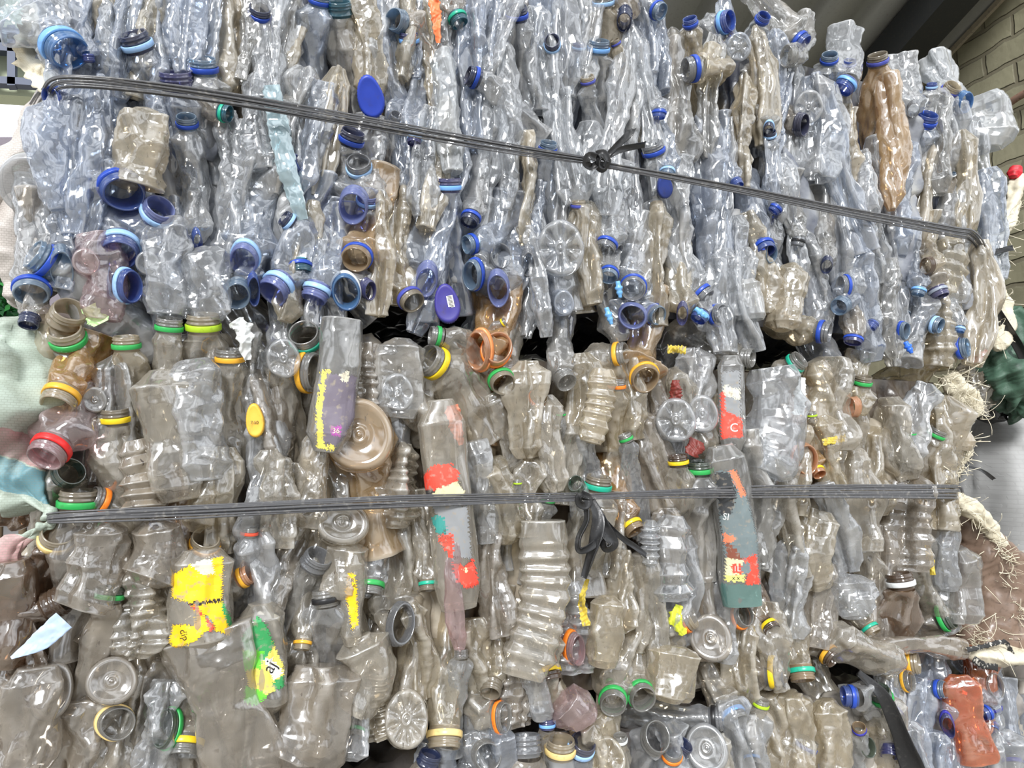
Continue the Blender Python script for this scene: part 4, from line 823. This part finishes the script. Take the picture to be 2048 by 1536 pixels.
def ribbon(pts, ys, w, parent, name, seed=0, mat=BLK, n=60):
    """a folded flat tape: double walled and creased"""
    rng = np.random.default_rng(seed); P = spline([at(x, y, d) for (x, y), d in zip(pts, ys)], n); O = np.array(parent.location); T = np.gradient(P, axis=0); T /= np.linalg.norm(T, axis=1, keepdims=True)
    f = facing_all(P); S = np.cross(T, f); S /= np.linalg.norm(S, axis=1, keepdims=True); B = np.cross(S, T); a = np.linspace(0, 2*np.pi, 14, endpoint=False)
    W = np.interp(np.linspace(0, 1, n), np.linspace(0, 1, len(w)), w)*mpp(P[n//2])/2; tw = rng.uniform(-.5, .5)+.7*np.sin(np.linspace(0, rng.uniform(2, 5), n)+rng.uniform(0, 6))
    S, B = S*np.cos(tw)[:, None]+B*np.sin(tw)[:, None], B*np.cos(tw)[:, None]-S*np.sin(tw)[:, None]
    V = P[:, None]+np.cos(a)[None, :, None]*S[:, None]*W[:, None, None]+(np.sin(a)[None, :]*.30+.28*np.cos(2*a)[None, :])[..., None]*B[:, None]*W[:, None, None]
    V = np.concatenate([np.repeat(P[:1, None], 14, 1), V, np.repeat(P[-1:, None], 14, 1)], 0)
    return link(name, mesh_from(name, (V-O).reshape(-1, 3), grid_quads(len(V), 14)), mat, parent)
def knot(pts, ys, w, parent, seed): return ribbon(pts, ys, w, parent, 'knot', seed, BLK, 90)
us = empty('bale_strap', at(1190, 320, -.05)); tag(us, 'grey black twine strap with knot, crossing the upper bale on a slope', 'strap', 'twine straps round the bales')
strand_band([(70, 215), (92, 188), (145, 162), (400, 189), (700, 240), (1000, 294), (1180, 322)], [.10, .01, -.045, -.052, -.052, -.052, -.052], [22, 26, 26, 27, 24, 19, 13], 8, 1, us)
strand_band([(1195, 327), (1350, 355), (1500, 384), (1700, 425), (1900, 462), (1946, 474), (1972, 520), (2000, 610)], [-.052, -.052, -.052, -.05, -.045, -.03, .03, .14], [12, 15, 16, 17, 18, 19, 15, 12], 6, 2, us)
knot([(1172, 316), (1180, 308), (1194, 312), (1196, 326), (1184, 334), (1172, 326), (1178, 312), (1192, 316)], [-.056, -.062, -.066, -.064, -.06, -.064, -.07, -.068], [15]*6, us, 3)
knot([(1192, 310), (1206, 308), (1214, 322), (1206, 338), (1196, 332), (1200, 316), (1216, 318)], [-.06, -.068, -.068, -.062, -.066, -.07, -.066], [16, 20, 18, 16], us, 4)
ribbon([(1208, 318), (1232, 292), (1258, 268), (1268, 258)], [-.062, -.07, -.072, -.07], [8, 14, 16, 12], us, 'tail', 5); ribbon([(1210, 320), (1240, 300), (1270, 292), (1290, 288)], [-.062, -.07, -.074, -.074], [8, 13, 14, 15], us, 'tail', 6)
ribbon([(1958, 508), (1990, 504), (2026, 496)], [.0, -.01, -.02], [16, 15, 12], us, 'tail', 7)
ls = empty('bale_strap', at(1165, 1000, -.05)); tag(ls, 'grey black twine strap with hanging knot tails, crossing the lower bale level', 'strap', 'twine straps round the bales')
strand_band([(92, 1040), (125, 1034), (400, 1022), (800, 1004), (1160, 994)], [.02, -.045, -.055, -.058, -.055], [12, 24, 27, 26, 15], 9, 8, ls)
strand_band([(1168, 993), (1500, 985), (1884, 982), (1910, 984)], [-.055, -.058, -.05, .05], [12, 24, 28, 26], 9, 9, ls)
knot([(1162, 988), (1176, 996), (1172, 1010), (1160, 1006), (1160, 992), (1182, 998)], [-.06, -.07, -.07, -.066, -.068, -.066], [18]*5, ls, 10)
ribbon([(1172, 1004), (1174, 1040), (1158, 1076), (1160, 1100), (1186, 1090), (1206, 1066)], [-.062, -.07, -.074, -.076, -.076, -.07], [14, 18, 17, 16, 14], ls, 'tail', 11)
ribbon([(1182, 1000), (1196, 1036), (1192, 1080), (1180, 1120), (1168, 1156)], [-.062, -.072, -.074, -.07, -.064], [16, 26, 28, 26, 14], ls, 'tail', 12)
ribbon([(1200, 1030), (1214, 1066), (1226, 1088), (1212, 1096), (1204, 1076)], [-.068, -.074, -.076, -.074, -.07], [20, 28, 24, 16], ls, 'tail', 13)
ribbon([(1204, 1034), (1240, 1072), (1270, 1094), (1292, 1112)], [-.068, -.076, -.076, -.074], [8, 11, 12, 14], ls, 'tail', 14)
bs = empty('bale_strap', at(1780, 1440, -.04)); tag(bs, 'loose black plastic strap end lying down the bottom bale', 'strap'); ribbon([(1716, 1346), (1766, 1394), (1800, 1462), (1818, 1510), (1836, 1570)], [-.02, -.045, -.05, -.05, -.05], [18, 26, 34, 46, 44], bs, 'tape', 15, n=80)
ws = empty('strap_strip', at(1950, 940, .0)); tag(ws, 'thin black strip sticking out over the pale grey sack', 'strip'); ribbon([(1924, 930), (1955, 938), (1970, 945), (1988, 958)], [.0, -.01, -.01, -.01], [4, 6, 7, 8], ws, 'tape', 16)
ds = empty('strap_strip', at(2010, 640, .1)); tag(ds, 'black tape running down over the green sack beyond the upper bale corner', 'strip'); ribbon([(1974, 590), (2005, 640), (2036, 690), (2060, 740)], [.06, .05, .05, .05], [12, 18, 20, 18], ds, 'tape', 17)

# ------------------------------------------------------------------ sacks
def woven(name, base, bands=None, scale=150.0, grime=(120, 110, 96), gr=.5):
    m, nt = newmat(name); n = N(nt); tc = n('ShaderNodeTexCoord'); br = n('ShaderNodeTexBrick'); br.inputs['Scale'].default_value = scale; br.inputs['Mortar Size'].default_value = .06; br.inputs['Brick Width'].default_value = .9; br.inputs['Row Height'].default_value = .5
    mp = n('ShaderNodeMapping'); mp.inputs['Rotation'].default_value = (math.radians(90), 0, 0); n.l(tc.outputs['Object'], mp.inputs[0]); n.l(mp.outputs[0], br.inputs['Vector'])
    nz = n('ShaderNodeTexNoise'); nz.inputs['Scale'].default_value = 22; nz.inputs['Detail'].default_value = 5; n.l(tc.outputs['Object'], nz.inputs['Vector'])
    col = srgb(*base)
    if bands:
        sx = n('ShaderNodeSeparateXYZ'); n.l(tc.outputs['Object'], sx.inputs[0]); v = n.math('ADD', sx.outputs[2], n.math('MULTIPLY', sx.outputs[0], bands[0])); v = n.math('ADD', v, n.math('MULTIPLY', nz.outputs['Fac'], .02))
        for lo, hi, c in bands[1]:
            k = n.math('MULTIPLY', n.math('MULTIPLY', n.math('GREATER_THAN', v, lo), n.math('LESS_THAN', v, hi)), n.math('MULTIPLY', nz.outputs['Fac'], 1.5, True)); col = n.mixc(k, col, srgb(*c))
    f = n.math('MULTIPLY', n.math('SUBTRACT', nz.outputs['Fac'], .5, True), 3*gr, True); col = n.mixc(f, col, srgb(*grime))
    col = n.mixc(n.math('MULTIPLY', br.outputs['Fac'], .35), col, srgb(*grime))
    b = n('ShaderNodeBsdfPrincipled'); n.l(col, b.inputs['Base Color']); b.inputs['Roughness'].default_value = .55
    bp = n('ShaderNodeBump'); bp.inputs['Strength'].default_value = .35; bp.inputs['Distance'].default_value = .002; n.l(n.math('SUBTRACT', n.math('MULTIPLY', nz.outputs['Fac'], 2), br.outputs['Fac']), bp.inputs['Height']); n.l(bp.outputs[0], b.inputs['Normal'])
    out = n('ShaderNodeOutputMaterial'); n.l(b.outputs[0], out.inputs[0]); return m
def sack(name, pts, w, y, mat, label, cat='sack', dep=.8, amp=.006, freq=14, folds=.12, seed=0, parent=None, nv=90, nu=56, group=None):
    rng = np.random.default_rng(seed+400); ys = y if isinstance(y, (list, tuple)) else [y]*len(pts)
    P = spline([at(a, b, c) for (a, b), c in zip(pts, ys)], nv); s = np.array([mpp(p) for p in P]); t = np.linspace(0, 1, nv)
    W = np.interp(t, np.linspace(0, 1, len(w)), w)*s/2; W = W*np.sqrt(np.clip(np.minimum(t, 1-t)/.06+.04, 0, 1))
    g = body_grid(P, W, W*dep, rng, amp=amp, freq=freq, nu=nu, folds=folds, fade=0, S0=facing(P[nv//2])[0], power=1.0)
    g = np.concatenate([(g[0].mean(0)+(g[0]-g[0].mean(0))*.02)[None], g], 0); O = np.array(parent.location) if parent is not None else P[nv//2]
    o = link(name, mesh_from(name, (g-O).reshape(-1, 3), grid_quads(len(g), nu)), mat, parent, O if parent is None else None)
    if parent is None: tag(o, label, cat, group)
    return o
WSM = woven('white_woven', (196, 188, 182)); LSM = woven('pale_green_woven', (172, 184, 172), (.35, [(-.02, .02, (186, 132, 136)), (-.062, -.022, (70, 136, 156)), (-.135, -.11, (186, 132, 136))]), gr=.7, grime=(132, 138, 122)); OFF = woven('offwhite_woven', (226, 218, 196), scale=260, grime=(170, 154, 120), gr=.6)
GRNS = woven('green_woven', (74, 104, 86), gr=.9, grime=(40, 48, 44)); PALE = woven('pale_grey_sheet', (158, 158, 157), scale=40, grime=(146, 146, 144), gr=.3)
sack('woven_sack', [(150, 170), (70, 330), (-20, 430), (-150, 470)], [60, 150, 190, 220], [.16, .13, .16, .2], WSM, 'white woven sack slumped over the upper bale corner', seed=1)
sack('woven_sack', [(140, 400), (90, 500), (40, 620)], [160, 150, 60], [.14, .12, .12], WSM, 'white woven sack tucked low behind the steel blue necks', seed=2)
sack('woven_sack', [(-120, 470), (20, 490), (110, 480)], [120, 120, 80], [.2, .14, .12], WSM, 'beige wrinkled sack fold under the domed bottle', seed=3)
sheet('sack_flap', [(66, -60), (84, 40), (62, 110), (112, 190)], [60, 60, 60, 40], OFF, 'dusty off white flap at the upper bale corner', 'sack flap', y=[.04, .03, .04, .01], amp=.008, freq=24, seed=21)
sack('woven_sack', [(-20, 655), (-5, 790), (20, 930), (108, 1036)], [230, 220, 170, 26], [.05, .02, .02, -.02], LSM, 'pale green woven sack with pink and blue stripes, tied into the lower strap', seed=4, dep=.6, folds=.2, amp=.012, freq=16)
sack('sack_fold', [(112, 1044), (62, 1070), (22, 1110), (-10, 1200)], [16, 46, 52, 60], [-.02, -.01, .0, .02], LSM, 'pale green sack fold hanging below the lower strap corner', 'sack fold', seed=5, dep=.5, folds=.3)
sack('plastic_bundle', [(-60, 930), (20, 1000), (60, 1050)], [140, 120, 40], .10, PETS['brown'], 'brown grey plastic bundle under the striped sack', 'plastic bundle', seed=6)
tornsack = empty('torn_sack', at(1970, 1150, .03)); tag(tornsack, 'torn off white woven sack with frayed rim, gaping at the lower bale corner', 'sack')
sack('rim', [(1892, 992), (1940, 1020), (1990, 1080), (2024, 1170), (2040, 1260), (2030, 1300)], [24, 38, 30, 26, 34, 24], [.0, .0, .01, .02, .03, .03], OFF, None, seed=7, parent=tornsack, folds=.3, amp=.0022, freq=40, nu=40, dep=.6)
sack('inner_panel', [(1905, 1010), (1955, 1120), (1965, 1220), (1950, 1310)], [60, 150, 170, 130], [.05, .06, .06, .06], plastic('brown_film', (124, 104, 90), .3, .3), None, seed=8, parent=tornsack, dep=.3, folds=.1)
tornsack.children[1]['label'] = 'brown stained plastic inside the sack mouth'
def fibres(parent, pts, y, n, lng, seed, name='frayed_fibres', mat=OFF, r=.0007):
    rng = np.random.default_rng(seed); acc = Acc(); P = spline([at(a, b, y) for a, b in pts], 50); O = np.array(parent.location); s = mpp(P[25])
    for i in range(n):
        p = P[rng.integers(50)]+rng.normal(size=3)*.006; d = rng.normal(size=3); d[1] -= .8; d = unit(d); L = rng.uniform(*lng)*s; k = rng.normal(size=3)*.5
        Q = np.stack([p, p+d*L*.35, p+d*L*.7+k*L*.3, p+d*L*.85+k*L*.7]); V, q = tube(spline(Q, 10), rng.uniform(.7, 1.8)*r, 5, .4); acc.add(V-O, q)
    o = link(name, acc.mesh(name), mat, parent); o['kind'] = 'stuff'; return o
fibres(tornsack, [(1892, 1000), (1960, 1040), (2005, 1110), (2030, 1200), (2036, 1290)], -.005, 240, (10, 40), 1)
fibres(tornsack, [(2010, 1150), (2000, 1220), (1940, 1290), (1950, 1240)], .02, 70, (14, 70), 2)
tw = empty('sack_strip', at(2010, 430, .12)); tag(tw, 'twisted white sack strip with a red tip, standing beside the upper bale corner', 'sack strip')
sack('strip', [(2034, 340), (2024, 410), (1996, 460), (1960, 496)], [24, 30, 34, 26], [.1, .1, .08, .05], OFF, None, seed=9, parent=tw, folds=.4, amp=.003, freq=60, nu=26); sack('red_tip', [(2034, 334), (2032, 346), (2030, 356)], [12, 20, 18], [.094, .094, .094], redf, None, seed=10, parent=tw, nu=20, nv=24)
fibres(tw, [(1945, 480), (1990, 470), (2030, 420)], .06, 40, (16, 70), 3)
t2 = empty('sack_strip', at(1990, 580, .08)); tag(t2, 'beige ragged sack strip hanging down the corner below the strap end', 'sack strip')
sack('strip', [(1972, 500), (1992, 570), (2004, 630), (1992, 700)], [26, 36, 34, 40], [.07, .07, .07, .07], OFF, None, seed=11, parent=t2, folds=.4, amp=.003, freq=60, nu=26); fibres(t2, [(1975, 500), (2000, 600), (1990, 690)], .05, 40, (14, 60), 4)
t3 = empty('fibre_tuft', at(1925, 800, .03)); tag(t3, 'shaggy cream fibre tuft at the lower bale upper corner', 'fibre tuft')
sack('core', [(1892, 756), (1925, 790), (1955, 830)], [36, 46, 26], .04, OFF, None, seed=12, parent=t3, folds=.4, amp=.004, freq=60, nu=26); fibres(t3, [(1890, 752), (1930, 795), (1962, 836)], .01, 110, (12, 46), 5)
t4 = empty('fibre_tuft', at(1912, 930, .02)); tag(t4, 'shaggy cream fibre tuft just above the lower strap end', 'fibre tuft')
sack('core', [(1926, 870), (1920, 910), (1896, 966)], [22, 34, 26], .03, OFF, None, seed=13, parent=t4, folds=.4, amp=.004, freq=60, nu=26); fibres(t4, [(1930, 868), (1920, 920), (1892, 970)], .0, 120, (12, 42), 6)
sack('woven_sack', [(1965, 690), (2000, 730), (2020, 790), (2060, 820)], [70, 90, 80, 60], [.14, .12, .12, .12], GRNS, 'dark green woven sack drooping beside the dark gap', seed=14, folds=.35, amp=.008, freq=22)
sack('woven_sack', [(2010, 620), (2060, 690), (2080, 800)], [60, 90, 90], [.3, .26, .26], GRNS, 'darker green sack heaped against the brick wall', seed=15, folds=.3)
sheet('cloth_scrap', [(1944, 722), (1958, 716), (1976, 702)], [14, 18, 10], redf, 'small red cloth scrap at the upper bale lower corner', 'cloth scrap', y=.03, seed=22)
sack('plastic_bundle', [(1940, 720), (1955, 780), (1950, 830)], [50, 70, 40], .16, PETS['smoky'], 'smoky plastic bundle between the two bales at the corner', 'plastic bundle', seed=16)
sack('plastic_bundle', [(1985, 740), (1990, 790), (1980, 840)], [40, 60, 60], .2, BLK, 'black plastic bundle behind the green sack', 'plastic bundle', seed=17)
sack('woven_sack', [(2030, 812), (2030, 1000), (2050, 1200), (2060, 1420)], [160, 220, 240, 220], [.24, .22, .22, .22], PALE, 'large smooth pale grey sack standing beyond the lower bale', seed=18, dep=.4, amp=.003, folds=.03, freq=8)
bag = sack('patterned_bag', [(1934, 1312), (1990, 1310), (2080, 1304)], [50, 84, 96], -.005, OFF, 'white bag with black woven pattern lying on the bottom bale', 'bag', seed=19, dep=.35, amp=.003, nu=30)
for i, (pp, ww) in enumerate((([(1934, 1300), (1970, 1292), (2008, 1284), (2020, 1300), (2034, 1332)], 9), ([(1946, 1318), (1966, 1330), (1996, 1336)], 13))):
    sheet('black_trim', pp, ww, plastic('black_weave', (36, 36, 36), .6, .9, (200, 196, 186)), None, None, y=-.042, seed=30+i, parent=bag, amp=.0006, nu=6)

# ------------------------------------------------------------------ the shed: wall, roof, floor, yard outside
def quadmesh(name, V, Q, mat, parent=None, kind=None, label=None):
    me = bpy.data.meshes.new(name); me.from_pydata([tuple(map(float, v)) for v in V], [], Q); me.update(); o = link(name, me, mat, parent)
    if kind: o['kind'] = kind
    if label: o['label'] = label
    return o
def boxV(o, a, b, c):
    o, a, b, c = (np.asarray(v, float) for v in (o, a, b, c)); V = [o, o+a, o+a+b, o+b, o+c, o+a+c, o+a+b+c, o+b+c]
    return V, [(0, 3, 2, 1), (4, 5, 6, 7), (0, 1, 5, 4), (1, 2, 6, 5), (2, 3, 7, 6), (3, 0, 4, 7)]
def box(name, o, a, b, c, mat, parent=None, kind=None, label=None):
    V, Q = boxV(o, a, b, c); return quadmesh(name, V, Q, mat, parent, kind, label)
WA = math.radians(8.6); dW = np.array([math.sin(WA), math.cos(WA), 0]); nW = np.array([math.cos(WA), -math.sin(WA), 0]); W0 = np.array([2.5, .3, 0])
def on_plane(px, py, p0, nrm): r = ray(px, py); return CAM+r*(np.dot(p0-CAM, nrm)/np.dot(r, nrm))
A1 = on_plane(2003, 0, W0, nW); A2 = on_plane(1868, 142, W0, nW); Ld = unit(A1-A2)
m, nt = newmat('painted_brick'); n = N(nt); tc = n('ShaderNodeTexCoord'); mp = n('ShaderNodeMapping'); n.l(tc.outputs['Object'], mp.inputs[0]); mp.inputs['Rotation'].default_value = (math.radians(90), 0, math.radians(90)); mp.inputs['Rotation'].default_value = (0, 0, 0)
sx = n('ShaderNodeSeparateXYZ'); n.l(tc.outputs['Object'], sx.inputs[0]); cb = n('ShaderNodeCombineXYZ'); n.l(sx.outputs[1], cb.inputs[0]); n.l(sx.outputs[2], cb.inputs[1])
nz = n('ShaderNodeTexNoise'); nz.inputs['Scale'].default_value = 9; nz.inputs['Detail'].default_value = 6; n.l(tc.outputs['Object'], nz.inputs['Vector'])
wv = n('ShaderNodeVectorMath', operation='MULTIPLY_ADD'); n.l(nz.outputs['Color'], wv.inputs[0]); wv.inputs[1].default_value = (.03, .03, 0); n.l(cb.outputs[0], wv.inputs[2])
br = n('ShaderNodeTexBrick'); br.inputs['Scale'].default_value = 1.0; br.inputs['Brick Width'].default_value = .23; br.inputs['Row Height'].default_value = .085; br.inputs['Mortar Size'].default_value = .009; br.inputs['Mortar Smooth'].default_value = .5
br.inputs['Color1'].default_value = srgb(166, 162, 134); br.inputs['Color2'].default_value = srgb(152, 148, 122); br.inputs['Mortar'].default_value = srgb(134, 128, 106); n.l(wv.outputs[0], br.inputs['Vector'])
b = n('ShaderNodeBsdfPrincipled'); n.l(n.mixc(n.math('MULTIPLY', nz.outputs['Fac'], .4), br.outputs['Color'], srgb(120, 112, 92)), b.inputs['Base Color']); b.inputs['Roughness'].default_value = .8
bp = n('ShaderNodeBump'); bp.inputs['Strength'].default_value = .8; bp.inputs['Distance'].default_value = .02; n.l(n.math('SUBTRACT', n.math('MULTIPLY', nz.outputs['Fac'], .5), br.outputs['Fac']), bp.inputs['Height']); n.l(bp.outputs[0], b.inputs['Normal'])
out = n('ShaderNodeOutputMaterial'); n.l(b.outputs[0], out.inputs[0]); BRICK = m
def wz(k): return A1+Ld*k
near, far = wz(.35), wz(-4.5); V = [np.array([near[0], near[1], 0]), np.array([far[0], far[1], 0]), far, near]; V += [v+nW*.2 for v in V]
quadmesh('wall_right', V, [(0, 3, 2, 1), (4, 5, 6, 7), (0, 1, 5, 4), (1, 2, 6, 5), (2, 3, 7, 6), (3, 0, 4, 7)], BRICK, kind='structure')
ROOF = plastic('grey_roof_sheet', (158, 158, 150), .55, .1); BEAM = plastic('dark_rafter', (34, 36, 36), .6, .2); EDGE = plastic('pale_mortar_edge', (190, 178, 154), .7, .3)
Rn = unit(np.cross(Ld, nW)); Rn = Rn if Rn[2] > 0 else -Rn
prof = []; per = .19; x = .1
while x > -1.75:                                                   # trapezoid corrugation, ridges running with the slope
    prof += [(x, 0), (x-per*.66, 0), (x-per*.72, .028), (x-per*.94, .028)]; x -= per
PT = np.stack([[near-nW*-u+Rn*(h+.02) for u, h in prof], [far-nW*-u+Rn*(h+.02) for u, h in prof]]); top = PT+Rn*.01
acc = Acc(); acc.add(PT.reshape(-1, 3), grid_quads(2, len(prof), False)); acc.add(top.reshape(-1, 3), grid_quads(2, len(prof), False)); o = link('ceiling', acc.mesh('ceiling', (0, 0, 0), False), ROOF); o['kind'] = 'structure'
rp = on_plane(1832, 60, A1-Rn*.05, Rn); k0 = np.dot(rp-A1, nW)
box('trim_rafter', far+nW*(k0-.06)-Rn*.12, Ld*np.linalg.norm(near-far), nW*.12, Rn*.13, BEAM, kind='structure')
box('trim_eave', far-nW*.012-Rn*.012, Ld*np.linalg.norm(near-far), nW*.02, Rn*.02, EDGE, kind='structure')
seam = on_plane(1558, 30, A1, Rn); ks = np.dot(seam-A1, nW)
pipe = [on_plane(1996, 232, W0-nW*.03, nW), on_plane(2022, 204, W0-nW*.03, nW), on_plane(2075, 172, W0-nW*.03, nW)]
V, Q = tube(spline(pipe, 12), .012, 10); o = link('wall_pipe', mesh_from('wall_pipe', V-pipe[0], Q), plastic('rusty_pipe', (142, 112, 96), .6, .5), None, pipe[0]); tag(o, 'thin rusty pipe running along the painted brick wall', 'pipe')
FLOOR = plastic('concrete_floor', (150, 146, 138), .8, .2); YARD = plastic('yard_ground', (150, 150, 140), .9, .2)
box('floor', (-14, -9, -.1), (22, 0, 0), (0, 21, 0), (0, 0, .1), FLOOR, kind='structure')
# outside: window band of the next building, low wall, bush, rail
LIME = plastic('pale_lime_wall', (214, 222, 190), .8, .05); FRM = plastic('slate_window_frame', (84, 92, 112), .5, .1); LOWW = plastic('yard_wall', (128, 120, 128), .8, .1)
D0 = 3.2
def slab(name, c, mat, dy=.12, kind=None, parent=None, y=D0):
    P = [at(a, b, y) for a, b in c]; V = P+[p+np.array([0, dy, 0]) for p in P]
    return quadmesh(name, V, [(0, 1, 2, 3), (7, 6, 5, 4), (0, 4, 5, 1), (1, 5, 6, 2), (2, 6, 7, 3), (3, 7, 4, 0)], mat, parent, kind)
nb = empty('neighbour_building', (0, 0, 0)); nb.location = [float(v) for v in at(20, 190, D0)]; nb['label'] = 'pale lime building front with slate window bars across the yard'; nb['category'] = 'building'
def slabp(*a, **k):
    o = slab(*a, parent=nb, **k)
    for v in o.data.vertices: v.co -= nb.location
    return o
slabp('wall_panel', [(-260, -260), (220, -260), (220, 204), (-260, 172)], LIME, y=D0+.1)
for c in ([(-260, 30), (220, 74), (220, 96), (-260, 52)], [(-260, 66), (220, 100), (220, 116), (-260, 82)], [(-260, 136), (220, 166), (220, 180), (-260, 150)]): slabp('window_bar', c, FRM, dy=.06)
for x in (-110, -42, 14, 78): slabp('window_bar', [(x, 50), (x+16, 50), (x+16, 170), (x, 170)], FRM, dy=.06)
slab('wall_yard', [(-400, 274), (300, 274), (300, 900), (-400, 900)], LOWW, .15, 'structure', y=2.4)
bush = empty('bush', at(10, 600, .6)); tag(bush, 'bright green leafy bush behind the white sack', 'bush'); rng = np.random.default_rng(3)
def leafset(nm, n, rgb, seed):
    rng = np.random.default_rng(seed); acc = Acc(); O = np.array(bush.location)
    for i in range(n):
        p = at(rng.uniform(-160, 66), rng.uniform(474, 720), .6+rng.uniform(-.06, .22)); a = rng.normal(size=3); a = unit(a); b2 = unit(np.cross(a, rng.normal(size=3))); L = rng.uniform(.02, .05); w = L*.4
        acc.add([p-O, p+a*L*.5+b2*w*.5-O, p+a*L-O, p+a*L*.5-b2*w*.5-O], [[0, 1, 2, 3]])
    o = link(nm, acc.mesh(nm), plastic('leaf_green_%d' % seed, rgb, .5, .1), bush); o['kind'] = 'stuff'; return o
for i_ in range(5):
    a_ = at(-90+i_*34, 640, .66); V, Q = tube(np.stack([a_, np.array([a_[0]+.02*i_-.04, a_[1], a_[2]*.5]), np.array([a_[0]*.6+at(-20, 640, .66)[0]*.4, a_[1], 0.0])]), [.006, .009, .014], 8); link('stem', mesh_from('stem', V-np.array(bush.location), Q), plastic('bush_stem', (96, 82, 62), .8, .2), bush)
leafset('leaves', 900, (52, 140, 62), 1); leafset('leaves', 700, (34, 92, 48), 2)
V, Q = tube(np.stack([at(-140, 654, .45), at(70, 652, .45)]), .011, 12); o = link('metal_rail', mesh_from('metal_rail', V-at(0, 653, .45), Q), plastic('dark_rail', (74, 74, 84), .4, .2), None, at(0, 653, .45)); tag(o, 'dark horizontal metal rail in front of the green bush', 'rail')

# ------------------------------------------------------------------ descriptions: look, ring, mouth, and place by landmark
LM = {'U': [('deep blue cap', 741, 195), ('sloping strap knot', 1190, 318), ('big star base', 1121, 497), ('barcoded indigo cap', 894, 608), ('orange film scrap', 872, 30), ('pale blue film strip', 565, 300), ('long tan bottle', 1783, 250), ('beige dusty bottle', 280, 300), ('sky blue mouth', 142, 107), ('three mouth cluster', 1275, 615), ('frayed sack strip', 1985, 560), ('pinkish ringed base', 172, 524), ('upright indigo neck', 898, 356), ('rusty bottle bottom', 1495, 600)],
      'L': [('red ringed bottle', 100, 880), ('yellow torn label', 405, 1200), ('green torn label', 528, 1320), ('big tan base', 718, 868), ('purple grey label', 672, 815), ('peach neck pair', 975, 700), ('red torn label', 905, 1080), ('level strap knot', 1165, 1000), ('square ribbed bottle', 1080, 1190), ('red strip label', 1463, 815), ('red grey label', 1475, 1080), ('torn sack mouth', 1960, 1140), ('cream neck ring', 888, 1470), ('green ringed pair', 1257, 1400), ('yellow oval cap', 509, 842), ('knobbed base', 1352, 840), ('starburst base', 813, 1438), ('bright yellow ring', 1552, 1346)],
      'B': [('black strap end', 1780, 1440), ('orange crumpled bottle', 1930, 1440), ('frosted threaded mouth', 1121, 1477), ('patterned bag', 1990, 1310), ('black ringed bottle', 1430, 1438)]}
ORD = ['first', 'second', 'third', 'fourth', 'fifth', 'sixth', 'seventh', 'eighth', 'ninth', 'tenth', 'eleventh', 'twelfth']
auto = {}
for r in THINGS:
    o, bale, look, feat, px, py, lab = r; o['category'] = 'bottle'; o['group'] = GROUP[bale]
    if lab: o['label'] = lab; continue
    nm, lx, ly = min(LM[bale], key=lambda l: math.hypot(l[1]-px, (l[2]-py)))
    dx, dy = px-lx, py-ly
    if abs(dx) > abs(dy)*.8: side = 'on wall side of' if dx > 0 else 'on yard side of'
    else: side = 'below' if dy > 0 else 'above'
    auto.setdefault((look, feat, side, nm, bale), []).append((math.hypot(dx, dy), o))
for (look, feat, side, nm, bale), v in auto.items():
    v.sort(key=lambda a: a[0])
    for k, (_, o) in enumerate(v):
        o['label'] = f'{look} bottle, {feat}, ' + (f'{ORD[k]} ' if len(v) > 1 else '') + f'{side} {nm}'

# ------------------------------------------------------------------ light and camera
w = bpy.data.worlds.new('sky'); bpy.context.scene.world = w; w.use_nodes = True; nt = w.node_tree; nt.nodes.clear(); n = N(nt)
tc = n('ShaderNodeTexCoord'); sx = n('ShaderNodeSeparateXYZ'); n.l(tc.outputs['Generated'], sx.inputs[0])
nz = n('ShaderNodeTexNoise'); nz.inputs['Scale'].default_value = 2.2; nz.inputs['Detail'].default_value = 3; n.l(tc.outputs['Generated'], nz.inputs['Vector'])
grad = n.ramp(n.math('ADD', n.math('MULTIPLY', sx.outputs[2], .5), .5), [(.0, (.16, .15, .14, 1)), (.47, (.30, .30, .30, 1)), (.53, (.86, .90, .95, 1)), (1.0, (.95, .98, 1.0, 1))])
bg = n('ShaderNodeBackground'); n.l(grad, bg.inputs[0]); n.l(n.math('ADD', .36, n.math('MULTIPLY', n.ramp(nz.outputs['Fac'], [(.46, (0, 0, 0, 1)), (.60, (1, 1, 1, 1))]), 1.25)), bg.inputs[1])
out = n('ShaderNodeOutputWorld'); n.l(bg.outputs[0], out.inputs[0])
def sun(name, d, energy, ang, col=(1, 1, 1)):
    l = bpy.data.lights.new(name, 'SUN'); l.energy = energy; l.angle = math.radians(ang); l.color = col; o = bpy.data.objects.new(name, l); C.objects.link(o); o.rotation_euler = Vector(d).to_track_quat('-Z', 'Y').to_euler(); o.location = (-3, -5, 5); return o
sun('hazy_sun', (.42, .74, -.52), 2.5, 16)
cd = bpy.data.cameras.new('camera'); cam = bpy.data.objects.new('camera', cd); C.objects.link(cam); cam.location = CAM
cd.sensor_width = 36; cd.lens = F/2048*36; cd.clip_start = .02
cam.matrix_world = Matrix(((RGT[0], UPV[0], -FWD[0], CAM[0]), (RGT[1], UPV[1], -FWD[1], CAM[1]), (RGT[2], UPV[2], -FWD[2], CAM[2]), (0, 0, 0, 1)))
sc = bpy.context.scene; sc.camera = cam
sc.view_settings.view_transform = 'Standard'; sc.view_settings.look = 'None'; sc.view_settings.gamma = 1; sc.view_settings.exposure = 0.62; sc.view_settings.use_curve_mapping = False
cy = sc.cycles; cy.max_bounces = 7; cy.diffuse_bounces = 3; cy.glossy_bounces = 2; cy.transmission_bounces = 2; cy.transparent_max_bounces = 16; cy.caustics_reflective = False; cy.caustics_refractive = False; cy.sample_clamp_indirect = 4; cy.use_adaptive_sampling = True; cy.adaptive_threshold = .04
